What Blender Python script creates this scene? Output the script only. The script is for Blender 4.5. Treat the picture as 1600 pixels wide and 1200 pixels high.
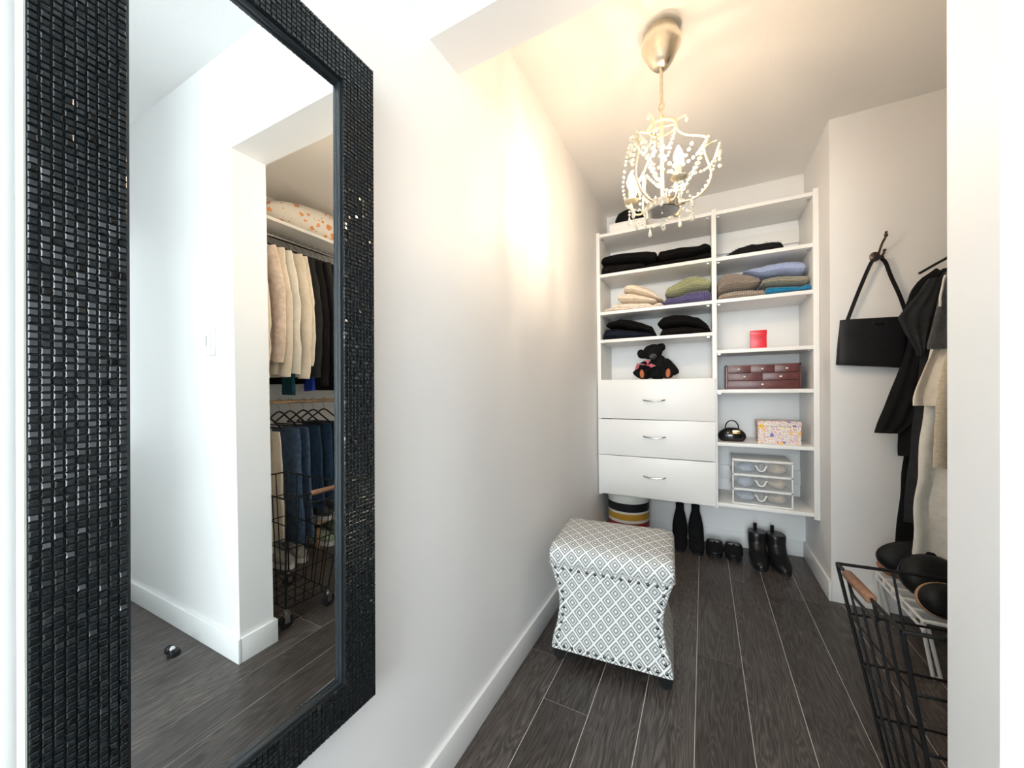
import bpy, bmesh, math, random
import numpy as np
from mathutils import Matrix, Vector, noise
random.seed(7); rng = np.random.default_rng(7)
for o in list(bpy.data.objects): bpy.data.objects.remove(o)
C = bpy.context.scene.collection
PI = math.pi
R = math.radians

# ---------------------------------------------------------------- camera, world, exposure
H_CAM = 1.0918; F_PX = 574.3069; CX = 800.; CY = 611.8351
_y, _p, _r = R(27.5262), R(-.6123), R(.7911)
_rt = Vector((math.cos(_y), math.sin(_y), 0)); _fw = Vector((-math.sin(_y), math.cos(_y), 0)); _up = Vector((0, 0, 1))
FWD = _fw*math.cos(_p) + _up*math.sin(_p); _u2 = -_fw*math.sin(_p) + _up*math.cos(_p)
CA = _rt*math.cos(_r) - _u2*math.sin(_r); CB = _rt*math.sin(_r) + _u2*math.cos(_r)
CPOS = Vector((0, 0, H_CAM))
cam = bpy.data.cameras.new('camera'); camo = bpy.data.objects.new('camera', cam); C.objects.link(camo)
cam.sensor_width = 36; cam.lens = F_PX/1600*36; cam.shift_y = (CY-600)/1600; cam.clip_start = .01
camo.matrix_world = Matrix(((CA.x, CB.x, -FWD.x, 0), (CA.y, CB.y, -FWD.y, 0), (CA.z, CB.z, -FWD.z, H_CAM), (0, 0, 0, 1)))
bpy.context.scene.camera = camo
w = bpy.data.worlds.new('daylight'); bpy.context.scene.world = w; w.use_nodes = True
w.node_tree.nodes['Background'].inputs[0].default_value = (.80, .92, 1.0, 1)
w.node_tree.nodes['Background'].inputs[1].default_value = .5
vs = bpy.context.scene.view_settings
vs.view_transform = 'Standard'; vs.look = 'None'; vs.gamma = 1; vs.use_curve_mapping = False; vs.exposure = .36
# added area light standing in for daylight behind the camera; its end window is invented
sun = bpy.data.lights.new('added_end_daylight', 'AREA'); sun.shape = 'RECTANGLE'; sun.size = 1.0; sun.size_y = 1.7
sun.energy = 76; sun.color = (.88, .96, 1.0)
end_fillo = bpy.data.objects.new('added_end_daylight', sun); C.objects.link(end_fillo); end_fillo.location = (-.08, -2.62, 1.35); end_fillo.rotation_euler = (PI/2, 0, 0)
side = bpy.data.lights.new('added_side_daylight', 'AREA'); side.shape = 'RECTANGLE'; side.size = .34; side.size_y = 1.3  # added area light brightening the left wall; its side window is invented
side.energy = 4.2; side.color = (.88, .96, 1.0)
sideo = bpy.data.objects.new('added_side_daylight', side); C.objects.link(sideo); sideo.location = (1.92, .60, 1.4); sideo.rotation_euler = (PI/2, 0, PI/2)
BULB_STRENGTH = 345.; BULB_COLOR = (1, .77, .54)

def at(px, py, Y):                      # the point of the plane y = Y that lies behind a photograph position
    d = CA*((px-CX)/F_PX) - CB*((py-CY)/F_PX) + FWD
    t = Y/d.y
    return CPOS + d*t

# ---------------------------------------------------------------- materials
MATS = {}
def nodes(name):
    m = bpy.data.materials.new(name); m.use_nodes = True
    nt = m.node_tree; b = nt.nodes['Principled BSDF']
    return m, nt, b
def N(nt, t, **kw):
    n = nt.nodes.new(t)
    for k, v in kw.items(): setattr(n, k, v)
    return n
def math_n(nt, op, a, b=None, c=None):
    n = N(nt, 'ShaderNodeMath', operation=op)
    for i, v in enumerate((a, b, c)):
        if v is None: continue
        if isinstance(v, (int, float)): n.inputs[i].default_value = v
        else: nt.links.new(v, n.inputs[i])
    return n.outputs[0]
def ramp(nt, fac, stops, interp='LINEAR'):
    n = N(nt, 'ShaderNodeValToRGB'); n.color_ramp.interpolation = interp
    e = n.color_ramp.elements
    while len(e) < len(stops): e.new(.5)
    for el, (p, c) in zip(e, stops): el.position = p; el.color = (*c, 1)
    nt.links.new(fac, n.inputs[0]); return n.outputs[0]
def bump(nt, b, height, strength=.3, dist=.002):
    n = N(nt, 'ShaderNodeBump'); n.inputs['Strength'].default_value = strength; n.inputs['Distance'].default_value = dist
    nt.links.new(height, n.inputs['Height']); nt.links.new(n.outputs[0], b.inputs['Normal'])
def plain(name, col, rough=.5, metal=0., var=.0, scale=20., bumps=0., coat=0.):
    if name in MATS: return MATS[name]
    m, nt, b = nodes(name)
    b.inputs['Base Color'].default_value = (*col, 1); b.inputs['Roughness'].default_value = rough; b.inputs['Metallic'].default_value = metal
    b.inputs['Coat Weight'].default_value = coat
    tc = N(nt, 'ShaderNodeTexCoord'); nz = N(nt, 'ShaderNodeTexNoise'); nz.inputs['Scale'].default_value = scale; nz.inputs['Detail'].default_value = 4
    nt.links.new(tc.outputs['Object'], nz.inputs['Vector'])
    if var:
        c = ramp(nt, nz.outputs[0], [(.3, tuple(x*(1-var) for x in col)), (.7, tuple(min(1, x*(1+var)) for x in col))])
        nt.links.new(c, b.inputs['Base Color'])
    if bumps: bump(nt, b, nz.outputs[0], bumps, .003)
    if max(col) < .03 and not metal and rough > .25: b.inputs['Specular IOR Level'].default_value = .3
    MATS[name] = m; return m
def cloth(name, col, rough=.9, weave=900., var=.18, sheen=.3):
    if name in MATS: return MATS[name]
    m, nt, b = nodes(name)
    b.inputs['Roughness'].default_value = rough; b.inputs['Sheen Weight'].default_value = sheen; b.inputs['Specular IOR Level'].default_value = .2
    b.inputs['Sheen Tint'].default_value = (*[min(1, .3+x) for x in col], 1)
    tc = N(nt, 'ShaderNodeTexCoord'); nz = N(nt, 'ShaderNodeTexNoise'); nz.inputs['Scale'].default_value = 35; nz.inputs['Detail'].default_value = 5
    nt.links.new(tc.outputs['Object'], nz.inputs['Vector'])
    c = ramp(nt, nz.outputs[0], [(.3, tuple(x*(1-var) for x in col)), (.7, tuple(min(1, x*(1+var)) for x in col))])
    nt.links.new(c, b.inputs['Base Color'])
    n2 = N(nt, 'ShaderNodeTexNoise'); n2.inputs['Scale'].default_value = weave; nt.links.new(tc.outputs['Object'], n2.inputs['Vector'])
    bump(nt, b, n2.outputs[0], .25, .001)
    MATS[name] = m; return m
def knit(name, col, dark, axis='X', scale=55., speck=0.):
    if name in MATS: return MATS[name]
    m, nt, b = nodes(name); b.inputs['Roughness'].default_value = .95; b.inputs['Sheen Weight'].default_value = .25 if max(col) > .1 else 0; b.inputs['Specular IOR Level'].default_value = .1
    tc = N(nt, 'ShaderNodeTexCoord')
    wv = N(nt, 'ShaderNodeTexWave', wave_type='BANDS', bands_direction=axis); wv.inputs['Scale'].default_value = scale; wv.inputs['Distortion'].default_value = 2.; wv.inputs['Detail'].default_value = 2; wv.inputs['Detail Scale'].default_value = 2
    nt.links.new(tc.outputs['Object'], wv.inputs['Vector'])
    nz = N(nt, 'ShaderNodeTexNoise'); nz.inputs['Scale'].default_value = 160 if speck else 60; nt.links.new(tc.outputs['Object'], nz.inputs['Vector'])
    f = math_n(nt, 'MULTIPLY_ADD', nz.outputs[0], .8+speck, math_n(nt, 'MULTIPLY', wv.outputs[0], .6))
    c = ramp(nt, f, [(.35, dark), (.85+speck*.2, col)])
    nt.links.new(c, b.inputs['Base Color']); bump(nt, b, f, .6, .004)
    MATS[name] = m; return m
WALL = plain('wall_paint', (.885, .885, .88), .55, var=.012, scale=3, bumps=.02)
CEIL = plain('ceiling_paint', (.87, .86, .845), .8, var=.02, scale=200, bumps=.08)
TRIM = plain('trim_paint', (.86, .865, .86), .35)
MELA = plain('white_melamine', (.86, .855, .84), .38, var=.01, scale=5)
CHROME = plain('brushed_steel', (.50, .49, .47), .25, 1., var=.1, scale=90)
DARKMETAL = plain('black_wire', (.012, .012, .013), .35, .6)
BLACKPLASTIC = plain('black_plastic', (.015, .016, .018), .35)
WHITEPLASTIC = plain('white_plastic', (.82, .82, .80), .35)
GOLDMETAL = plain('champagne_metal', (.80, .72, .58), .28, 1., var=.06, scale=60)
CREAMMETAL = plain('cream_painted_metal', (.62, .52, .33), .4, .3, var=.06, scale=60)
BLACKLEATHER = plain('black_leather', (.010, .010, .011), .28, var=.2, scale=60, bumps=.06)
SUEDE = cloth('black_suede', (.008, .008, .009), 1., sheen=0)
BLACKCLOTH = cloth('black_cloth', (.010, .010, .011), .95, sheen=0)
BLACKSATIN = plain('black_nylon', (.007, .007, .009), .5, var=.2, scale=40, bumps=.05)
CHARCOAL = cloth('charcoal_cloth', (.028, .030, .033), .95, sheen=.02)
GREYKNIT = knit('grey_marl_knit', (.15, .15, .15), (.05, .05, .055), 'Z', 130)
CREAM = cloth('cream_linen', (.80, .73, .62), .9, var=.07)
ECRU = cloth('ecru_linen', (.82, .80, .73), .9, var=.07)
PINKCREAM = cloth('blush_cotton', (.78, .66, .58), .9)
BEIGERIB = knit('beige_ribbed_knit', (.78, .70, .56), (.55, .46, .34), 'Z', 60)
DENIM = cloth('mid_denim', (.075, .13, .23), .9, 1500, .3)
DARKDENIM = cloth('dark_denim', (.022, .055, .11), .9, 1500, .3)
TEAL = cloth('teal_cloth', (.008, .06, .085), .9)
COBALT = cloth('cobalt_cloth', (.02, .06, .42), .9)
WOOD = plain('light_wood', (.50, .33, .19), .5, var=.25, scale=30)
HANDLEWOOD = plain('handle_wood', (.20, .095, .052), .5, var=.3, scale=60)
TAN = plain('tan_cork', (.50, .30, .16), .7, var=.2, scale=200)
TERRACOTTA = plain('tan_leather', (.42, .17, .09), .5, var=.15, scale=40)
GOLD = plain('gold_clasp', (.9, .62, .28), .25, 1.)
BRONZE = plain('dark_bronze', (.10, .075, .06), .35, .9, var=.2, scale=80)

def glass_mat(name, col, rough, ior=1.5, alpha=1.):
    m, nt, b = nodes(name); b.inputs['Base Color'].default_value = (*col, 1); b.inputs['Roughness'].default_value = rough
    b.inputs['Transmission Weight'].default_value = 1; b.inputs['IOR'].default_value = ior; b.inputs['Alpha'].default_value = alpha
    return m
CRYSTAL = glass_mat('crystal', (1, .97, .88), .05, 1.55); CRYSTAL.node_tree.nodes['Principled BSDF'].inputs['Transmission Weight'].default_value = .72
CLEARPLASTIC = plain('clear_plastic', (.80, .84, .86), .2); CLEARPLASTIC.node_tree.nodes['Principled BSDF'].inputs['Alpha'].default_value = .15
def emit(name, col, s):
    m, nt, b = nodes(name); b.inputs['Base Color'].default_value = (1, .95, .85, 1)
    b.inputs['Emission Color'].default_value = (*col, 1); b.inputs['Emission Strength'].default_value = s; return m
BULB = emit('lit_bulb', BULB_COLOR, BULB_STRENGTH)
MIRROR, _nt, _b = nodes('mirror_silver'); _b.inputs['Metallic'].default_value = 1; _b.inputs['Roughness'].default_value = 0; _b.inputs['Base Color'].default_value = (.93, .965, .965, 1)
TILE, _nt, _b = nodes('black_glazed_tile'); _b.inputs['Roughness'].default_value = .17; _b.inputs['Base Color'].default_value = (.012, .014, .016, 1); _b.inputs['Specular IOR Level'].default_value = .42
_tc = N(_nt, 'ShaderNodeTexCoord'); _nz = N(_nt, 'ShaderNodeTexNoise'); _nz.inputs['Scale'].default_value = 130; _nt.links.new(_tc.outputs['Object'], _nz.inputs['Vector'])
_nt.links.new(ramp(_nt, _nz.outputs[0], [(.3, (.004, .006, .007)), (.75, (.017, .023, .026))]), _b.inputs['Base Color'])

def wood_floor():
    m, nt, b = nodes('dark_oak_plank'); b.inputs['Roughness'].default_value = .38
    tc = N(nt, 'ShaderNodeTexCoord'); oi = N(nt, 'ShaderNodeObjectInfo')
    off = N(nt, 'ShaderNodeVectorMath', operation='MULTIPLY_ADD')
    cmb = N(nt, 'ShaderNodeCombineXYZ')
    for i in range(3): nt.links.new(oi.outputs['Random'], cmb.inputs[i])
    nt.links.new(cmb.outputs[0], off.inputs[0]); off.inputs[1].default_value = (7.3, 31., 3.); nt.links.new(tc.outputs['Object'], off.inputs[2])
    mp = N(nt, 'ShaderNodeMapping'); mp.inputs['Scale'].default_value = (11., 1.1, 1.); nt.links.new(off.outputs[0], mp.inputs[0])
    n1 = N(nt, 'ShaderNodeTexNoise'); n1.inputs['Scale'].default_value = 1.1; n1.inputs['Detail'].default_value = 3; n1.inputs['Distortion'].default_value = .6; nt.links.new(mp.outputs[0], n1.inputs['Vector'])
    rings = math_n(nt, 'FRACT', math_n(nt, 'MULTIPLY', n1.outputs[0], 26.))
    rings = math_n(nt, 'ABSOLUTE', math_n(nt, 'SUBTRACT', rings, .5))
    mp2 = N(nt, 'ShaderNodeMapping'); mp2.inputs['Scale'].default_value = (160., 6., 1.); nt.links.new(off.outputs[0], mp2.inputs[0])
    n2 = N(nt, 'ShaderNodeTexNoise'); n2.inputs['Scale'].default_value = 1.6; n2.inputs['Detail'].default_value = 4; nt.links.new(mp2.outputs[0], n2.inputs['Vector'])
    f = math_n(nt, 'MULTIPLY_ADD', n2.outputs[0], .75, math_n(nt, 'MULTIPLY', rings, .55))
    f = math_n(nt, 'MULTIPLY_ADD', oi.outputs['Random'], .12, f)
    c = ramp(nt, f, [(.34, (.018, .0145, .0125)), (.60, (.066, .055, .049)), (.86, (.15, .128, .116))])
    nt.links.new(c, b.inputs['Base Color']); bump(nt, b, f, .12, .001)
    return m
FLOORWOOD = wood_floor()
FLOORGAP = plain('plank_seam_glint', (.62, .59, .56), .6)  # pale seam colour paints in the light caught by the plank bevels

def diamond_fabric():
    m, nt, b = nodes('diamond_woven_fabric'); b.inputs['Roughness'].default_value = .95; b.inputs['Specular IOR Level'].default_value = .15
    uv = N(nt, 'ShaderNodeUVMap'); uv.uv_map = 'UVMap'
    sp = N(nt, 'ShaderNodeSeparateXYZ'); nt.links.new(uv.outputs[0], sp.inputs[0])
    def cell(o, p): return math_n(nt, 'ABSOLUTE', math_n(nt, 'SUBTRACT', math_n(nt, 'FRACT', math_n(nt, 'DIVIDE', o, p)), .5))
    d = math_n(nt, 'ADD', cell(sp.outputs[0], .055), cell(sp.outputs[1], .070))
    d2 = math_n(nt, 'ABSOLUTE', math_n(nt, 'SUBTRACT', d, .5))        # 0 on the border lattice, .5 in every diamond's middle
    k0, k1 = (0., 0., 0.), (1., 1., 1.)
    st = ramp(nt, d2, [(0., k1), (.075, k0), (.20, k1), (.265, k0), (.395, k1)], 'CONSTANT')
    nz = N(nt, 'ShaderNodeTexNoise'); nz.inputs['Scale'].default_value = 700; nt.links.new(uv.outputs[0], nz.inputs['Vector'])
    mx = N(nt, 'ShaderNodeMix', data_type='RGBA'); nt.links.new(st, mx.inputs[0])
    mx.inputs[6].default_value = (.27, .285, .285, 1); mx.inputs[7].default_value = (.86, .86, .84, 1)
    nt.links.new(mx.outputs[2], b.inputs['Base Color']); bump(nt, b, nz.outputs[0], .4, .001)
    return m
DIAMOND = diamond_fabric()

def floral(name, base, cols, scale, th):
    m, nt, b = nodes(name); b.inputs['Roughness'].default_value = .6
    tc = N(nt, 'ShaderNodeTexCoord'); last = None
    prev = None
    for i, (c, s, t) in enumerate(cols):
        mp = N(nt, 'ShaderNodeMapping'); mp.inputs['Location'].default_value = (i*3.1, i*1.7, i*2.3); nt.links.new(tc.outputs['Object'], mp.inputs[0])
        v = N(nt, 'ShaderNodeTexVoronoi'); v.inputs['Scale'].default_value = s; nt.links.new(mp.outputs[0], v.inputs['Vector'])
        nz = N(nt, 'ShaderNodeTexNoise'); nz.inputs['Scale'].default_value = s*2.5; nt.links.new(mp.outputs[0], nz.inputs['Vector'])
        f = math_n(nt, 'LESS_THAN', math_n(nt, 'MULTIPLY_ADD', nz.outputs[0], .5, v.outputs['Distance']), t)
        mx = N(nt, 'ShaderNodeMix', data_type='RGBA'); nt.links.new(f, mx.inputs[0]); mx.inputs[7].default_value = (*c, 1)
        if prev is None: mx.inputs[6].default_value = (*base, 1)
        else: nt.links.new(prev, mx.inputs[6])
        prev = mx.outputs[2]
    nt.links.new(prev, b.inputs['Base Color']); return m
FLORAL = floral('floral_paper', (.82, .72, .66), [((.70, .30, .42), 95, .56), ((.42, .58, .34), 110, .55), ((.35, .22, .55), 120, .50), ((.92, .56, .08), 17, .52), ((.15, .14, .55), 19, .48), ((.95, .80, .25), 40, .42), ((.85, .30, .35), 60, .44)], 1, 1)
PILLOWPRINT = floral('bird_print_cotton', (.84, .80, .74), [((.74, .30, .12), 12, .46), ((.55, .28, .16), 30, .36), ((.80, .36, .14), 17, .44)], 1, 1)

# ---------------------------------------------------------------- mesh helpers
MW = {}                                  # world matrix of every parent, by name
def link(o, parent):
    C.objects.link(o)
    if parent is not None: o.parent = parent
    MW[o.name] = MW[parent.name] if parent is not None else Matrix.Identity(4)
class MB:
    def __init__(s): s.v = []; s.f = []
    def add(s, v, f):
        n = len(s.v); s.v += [tuple(p) for p in v]; s.f += [tuple(i+n for i in q) for q in f]; return s
    def box(s, x0, x1, y0, y1, z0, z1, b=0.):
        if b <= 0:
            v = [(x, y, z) for x in (x0, x1) for y in (y0, y1) for z in (z0, z1)]
            return s.add(v, [(0, 1, 3, 2), (4, 6, 7, 5), (0, 4, 5, 1), (2, 3, 7, 6), (0, 2, 6, 4), (1, 5, 7, 3)])
        bm = bmesh.new(); r = bmesh.ops.create_cube(bm, size=1)
        for q in bm.verts: q.co = Vector(((x0+x1)/2+q.co.x*(x1-x0), (y0+y1)/2+q.co.y*(y1-y0), (z0+z1)/2+q.co.z*(z1-z0)))
        bmesh.ops.bevel(bm, geom=bm.edges[:], offset=b, segments=2, profile=.6, affect='EDGES')
        bm.verts.index_update(); s.add([q.co for q in bm.verts], [[q.index for q in f.verts] for f in bm.faces]); bm.free(); return s
    def loft(s, rings, cap=True, closed=True):
        n = len(rings[0]); base = len(s.v)
        for r in rings: s.v += [tuple(p) for p in r]
        for i in range(len(rings)-1):
            for j in range(n if closed else n-1):
                k = (j+1) % n
                s.f.append((base+i*n+j, base+i*n+k, base+(i+1)*n+k, base+(i+1)*n+j))
        if cap:
            s.f.append(tuple(base+j for j in reversed(range(n)))); s.f.append(tuple(base+(len(rings)-1)*n+j for j in range(n)))
        return s
    def tube(s, path, r, n=8, cap=True, closed=False, flat=1.):
        P = [Vector(p) for p in path]; m = len(P)
        rs = r if hasattr(r, '__len__') else [r]*m
        rings = []; nrm = None
        for i in range(m):
            a = P[(i-1) % m] if (closed or i > 0) else P[0]; b = P[(i+1) % m] if (closed or i < m-1) else P[-1]
            t = (b-a); t = t.normalized() if t.length > 1e-9 else Vector((0, 0, 1))
            if nrm is None: nrm = t.orthogonal().normalized()
            nrm = (nrm - t*nrm.dot(t)); nrm = nrm.normalized() if nrm.length > 1e-6 else t.orthogonal().normalized()
            bn = t.cross(nrm)
            rings.append([P[i] + (nrm*math.cos(2*PI*j/n) + bn*math.sin(2*PI*j/n)*flat)*rs[i] for j in range(n)])
        if closed: rings.append(rings[0]); cap = False
        return s.loft(rings, cap)
    def lathe(s, prof, c=(0, 0, 0), n=24, cap=True, sx=1., sy=1.):
        return s.loft([[(c[0]+r*sx*math.cos(2*PI*j/n), c[1]+r*sy*math.sin(2*PI*j/n), c[2]+z) for j in range(n)] for r, z in prof], cap)
    def sphere(s, c, r, n=12, m=8):
        rx, ry, rz = r if hasattr(r, '__len__') else (r, r, r)
        return s.loft([[(c[0]+rx*max(.02, math.sin(PI*i/m))*math.cos(2*PI*j/n), c[1]+ry*max(.02, math.sin(PI*i/m))*math.sin(2*PI*j/n), c[2]-rz*math.cos(PI*i/m)) for j in range(n)] for i in range(m+1)])
    def prism(s, pts, a, b, axis='y'):
        def P(u, v, t): return (u, t, v) if axis == 'y' else ((t, u, v) if axis == 'x' else (u, v, t))
        n = len(pts); v = [P(u, w_, a) for u, w_ in pts]+[P(u, w_, b) for u, w_ in pts]
        return s.add(v, [tuple(range(n)), tuple(range(2*n-1, n-1, -1))]+[(i, i+n, (i+1) % n+n, (i+1) % n) for i in range(n)])
    def xf(s, M): s.v = [tuple(M @ Vector(p)) for p in s.v]; return s
    def jitter(s, amp, scale, seed=0):
        out = []
        for p in s.v:
            q = Vector(p)*scale + Vector((seed*3.7, seed*1.3, seed*2.1)); nv = noise.noise_vector(q); out.append((p[0]+nv.x*amp, p[1]+nv.y*amp, p[2]+nv.z*amp))
        s.v = out; return s
def obj(name, mb, mat, parent=None, smooth=True, local=False, angle=40.):
    me = bpy.data.meshes.new(name)
    v = mb.v
    if parent is not None and not local:
        inv = MW[parent.name].inverted(); v = [tuple(inv @ Vector(p)) for p in v]
    me.from_pydata(v, [], mb.f); me.materials.append(mat)
    bm = bmesh.new(); bm.from_mesh(me); bmesh.ops.recalc_face_normals(bm, faces=bm.faces[:])
    if smooth:
        for f in bm.faces: f.smooth = True
        ca = R(angle)
        for e in bm.edges:
            if len(e.link_faces) == 2 and e.calc_face_angle(0) > ca: e.smooth = False
    bm.to_mesh(me); bm.free()
    o = bpy.data.objects.new(name, me); link(o, parent); return o
def tag(o, label, cat, group=None):
    o['label'] = label; o['category'] = cat
    if group: o['group'] = group
    return o
def thing(name, label, cat, loc=(0, 0, 0), M=None, group=None):
    o = bpy.data.objects.new(name, None); C.objects.link(o); o.empty_display_size = .05
    M = M if M is not None else Matrix.Translation(Vector(loc)); o.matrix_world = M; MW[o.name] = M
    return tag(o, label, cat, group)
def struct(name, mb, mat, parent=None, smooth=False):
    o = obj(name, mb, mat, parent, smooth)
    if parent is None: o['kind'] = 'structure'
    return o
def instance(name, src, M, parent):      # another object sharing src's mesh
    o = bpy.data.objects.new(name, src.data); C.objects.link(o); o.parent = parent; o.matrix_local = M
    MW[o.name] = MW[parent.name]; return o
def smoothpath(P, k=6):
    P = [Vector(p) for p in P]; out = []
    for i in range(len(P)-1):
        a, b, c, d = P[max(0, i-1)], P[i], P[i+1], P[min(len(P)-1, i+2)]
        for j in range(k):
            t = j/k; out.append(.5*((2*b)+(c-a)*t+(2*a-5*b+4*c-d)*t*t+(3*b-a-3*c+d)*t**3))
    out.append(P[-1]); return out
def interp(tab, x): return float(np.interp(x, [t[0] for t in tab], [t[1] for t in tab]))

# ---------------------------------------------------------------- the room
XL, XJ, YF, YJ = -.656, .3816, .800, .9305      # left wall; jamb; front and back face of the partition
XR, YC, YB = .563, 2.367, 2.891                 # alcove side wall, bag wall, back wall
XW, HC, HH, HS = 1.345, 2.399, 2.436, 2.0455    # far right wall; closet, hall and header heights
HX, HY = 1.9, -2.6                              # how far the hall goes
BT, BH = .0124, .098
struct('wall_left', MB().box(XL-.1, XL, HY, YB+.1, -.02, HH), WALL)
struct('wall_back', MB().box(XL, XR, YB, YB+.1, -.02, HC), WALL)
struct('wall_alcove', MB().box(XR, XR+.1, YC+.1, YB+.1, -.02, HC).box(XR, XW+.1, YC, YC+.1, -.02, HC), WALL)
struct('wall_right', MB().box(XW, XW+.1, YJ, YC, -.02, HC), WALL)
struct('wall_front', MB().box(XJ, HX, YF, YJ, -.02, HH).box(XL, XJ, YF, YJ, HS, HH), WALL)
struct('ceiling', MB().box(XL-.1, XW+.1, YJ, YB+.1, HC, HC+.1), CEIL)
struct('ceiling_hall', MB().box(XL-.1, HX, HY, YJ, HH, HH+.1), CEIL)
struct('wall_hall_added', MB().box(.43, HX, HY-.1, -.36, -.02, HH).box(HX, HX+.1, -.36, .39, -.02, HH).box(HX, HX+.1, .79, YJ, -.02, HH).box(HX, HX+.1, .39, .79, -.02, .70).box(HX, HX+.1, .39, .79, 2.10, HH), WALL)  # unseen hall block and side wall, added and shaped to control the light
struct('wall_hall_end', MB().box(XL, -.58, HY-.1, HY, -.02, HH).box(.42, .43, HY-.1, HY, -.02, HH).box(-.58, .42, HY-.1, HY, -.02, .49).box(-.58, .42, HY-.1, HY, 2.21, HH), WALL)  # unseen end wall; the opening is added for the end light
win = MB()
for q in ((-.58, .42, .49, .55), (-.58, .42, 2.15, 2.21), (-.58, -.52, .55, 2.15), (.36, .42, .55, 2.15)): win.box(q[0], q[1], HY-.08, HY-.03, q[2], q[3])
struct('added_window_1', win, TRIM)  # added frame in the unseen end opening, put in for the light
win = MB()
for q in ((.39, .79, .70, .74), (.39, .79, 2.06, 2.10), (.39, .42, .74, 2.06), (.76, .79, .74, 2.06)): win.box(HX+.03, HX+.08, *q)
struct('added_window_2', win, TRIM)  # added frame around the invented opening of the side light
def board(name, pts, top=BH):                   # baseboards: runs of boxes
    mb = MB()
    for b in pts: mb.box(*b, 0, top, .003)
    return struct(name, mb, TRIM, smooth=True)
board('baseboard_left', [(XL, XL+BT, HY, YB)])
board('baseboard_back', [(XL+BT, XR-BT, YB-BT, YB)])
board('baseboard_alcove', [(XR-BT, XR, YC-BT, YB), (XR, XW, YC-BT, YC)])
board('baseboard_right', [(XW-BT, XW, YJ+BT, YC-BT)])
board('baseboard_front', [(XJ-BT, HX, YF-BT, YF), (XJ-BT, XJ, YF, YJ+BT), (XJ, XW, YJ, YJ+BT)])

fl = struct('floor', MB().box(XL-.1, HX, HY, YB+.1, -.03, -.0012), FLOORGAP)
PWID = .1582; x = -.032 - PWID*4
joints = {-2: [1.825-.0], -1: [1.655], 0: [2.364], 2: [1.096]}
col = -4
while x < HX:
    x0, x1 = max(x, XL), min(x+PWID, HX)
    j = joints.get({-4: -5, -3: -4, -2: -3, -1: -2, 0: -1, 1: 0, 2: 1, 3: 2}.get(col, 9), None)
    first = (j[0] if j else HY + random.random()*1.2 + 2.4)
    cuts = [HY]; y = first
    while y > HY+.1: y -= 1.2
    y += 1.2
    while y < YB: cuts.append(y); y += 1.2
    cuts.append(YB)
    for a, b in zip(cuts[:-1], cuts[1:]):
        if b-a < .01: continue
        if a >= YC and x0 >= XR: continue
        obj('plank', MB().box(x0+.0011, x1-.0011, a+.0010, min(b, YC if x0 >= XR-.02 else b)-.0010, -.003, 0, .0006), FLOORWOOD, fl, smooth=False)
    x += PWID; col += 1

# ---------------------------------------------------------------- the mosaic mirror
XM = -.6307
MM = Matrix.Translation((XM, .33, 1.11)) @ Matrix.Rotation(.0065, 4, 'Z') @ Matrix.Rotation(.003, 4, 'Y') @ Matrix.Rotation(-.0150, 4, 'X')
mir = thing('wall_mirror', 'tall wall mirror in a wide frame of small black glazed tiles', 'mirror', M=MM)
MHY, MHZ, FWID = .2255, .659, .0745             # half outer width and height, frame width
iy, iz = MHY-FWID, MHZ-FWID
obj('mirror_glass', MB().box(-.004, 0, -iy-.004, iy+.004, -iz-.004, iz+.004), MIRROR, mir, smooth=False, local=True)
fb = MB(); XB0, XF = -.018, .0135
for y0, y1, z0, z1 in ((-MHY, -iy, -MHZ, MHZ), (iy, MHY, -MHZ, MHZ), (-iy, iy, iz, MHZ), (-iy, iy, -MHZ, -iz)): fb.box(XB0, XF, y0, y1, z0, z1)
frame = obj('frame', fb, plain('frame_core', (.012, .012, .013), .4), mir, smooth=False, local=True)
eb = MB()
for y0, y1, z0, z1 in ((-MHY-.0015, -MHY, -MHZ-.0015, MHZ+.0015), (MHY, MHY+.0015, -MHZ-.0015, MHZ+.0015), (-MHY, MHY, MHZ, MHZ+.0015), (-MHY, MHY, -MHZ-.0015, -MHZ)): eb.box(XB0, XF-.002, y0, y1, z0, z1)
obj('outer_edge', eb, plain('satin_edge_band', (.62, .66, .58), .4), mir, smooth=False, local=True)['label'] = 'pale grey green outer edge of the frame'
lip = MB(); lw = .004
for y0, y1, z0, z1 in ((-iy-.001, -iy+lw, -iz, iz), (iy-lw, iy+.001, -iz, iz), (-iy, iy, iz-lw, iz+.001), (-iy, iy, -iz-.001, -iz+lw)): lip.box(.0002, .009, y0, y1, z0, z1, .001)
obj('inner_lip', lip, plain('slate_lip', (.022, .030, .036), .22), mir, local=True)['label'] = 'dark blue grey glossy inner edge'
TW, TH_ = FWID/9., .0079
def tile_geo(w_, h_):
    a, b, t = w_/2-.0004, h_/2-.00035, .0032
    c = .0011; v = [(0, -a, -b), (0, a, -b), (0, a, b), (0, -a, b), (t*.72, -a+.0002, -b+.0002), (t*.72, a-.0002, -b+.0002), (t*.72, a-.0002, b-.0002), (t*.72, -a+.0002, b-.0002),
         (t, -a+c, -b+c), (t, a-c, -b+c), (t, a-c, b-c), (t, -a+c, b-c)]
    f = [(8, 9, 10, 11)]
    for lo in (0, 4):
        for i in range(4): f.append((lo+i, lo+(i+1) % 4, lo+4+(i+1) % 4, lo+4+i))
    return v, f
spots = []
nrow = int(round(2*MHZ/TH_)); th = 2*MHZ/nrow; ncol = int(round(2*iy/TW)); tw2 = 2*iy/ncol
for side in (-1, 1):
    for c in range(9):
        for r in range(nrow):
            spots.append((side*(iy+(c+.5)*TW), -MHZ+(r+.5)*th, TW, th))
for side in (-1, 1):
    for c in range(ncol):
        for r in range(9):
            spots.append((-iy+(c+.5)*tw2, side*(iz+(r+.5)*FWID/9), tw2, FWID/9))
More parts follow.
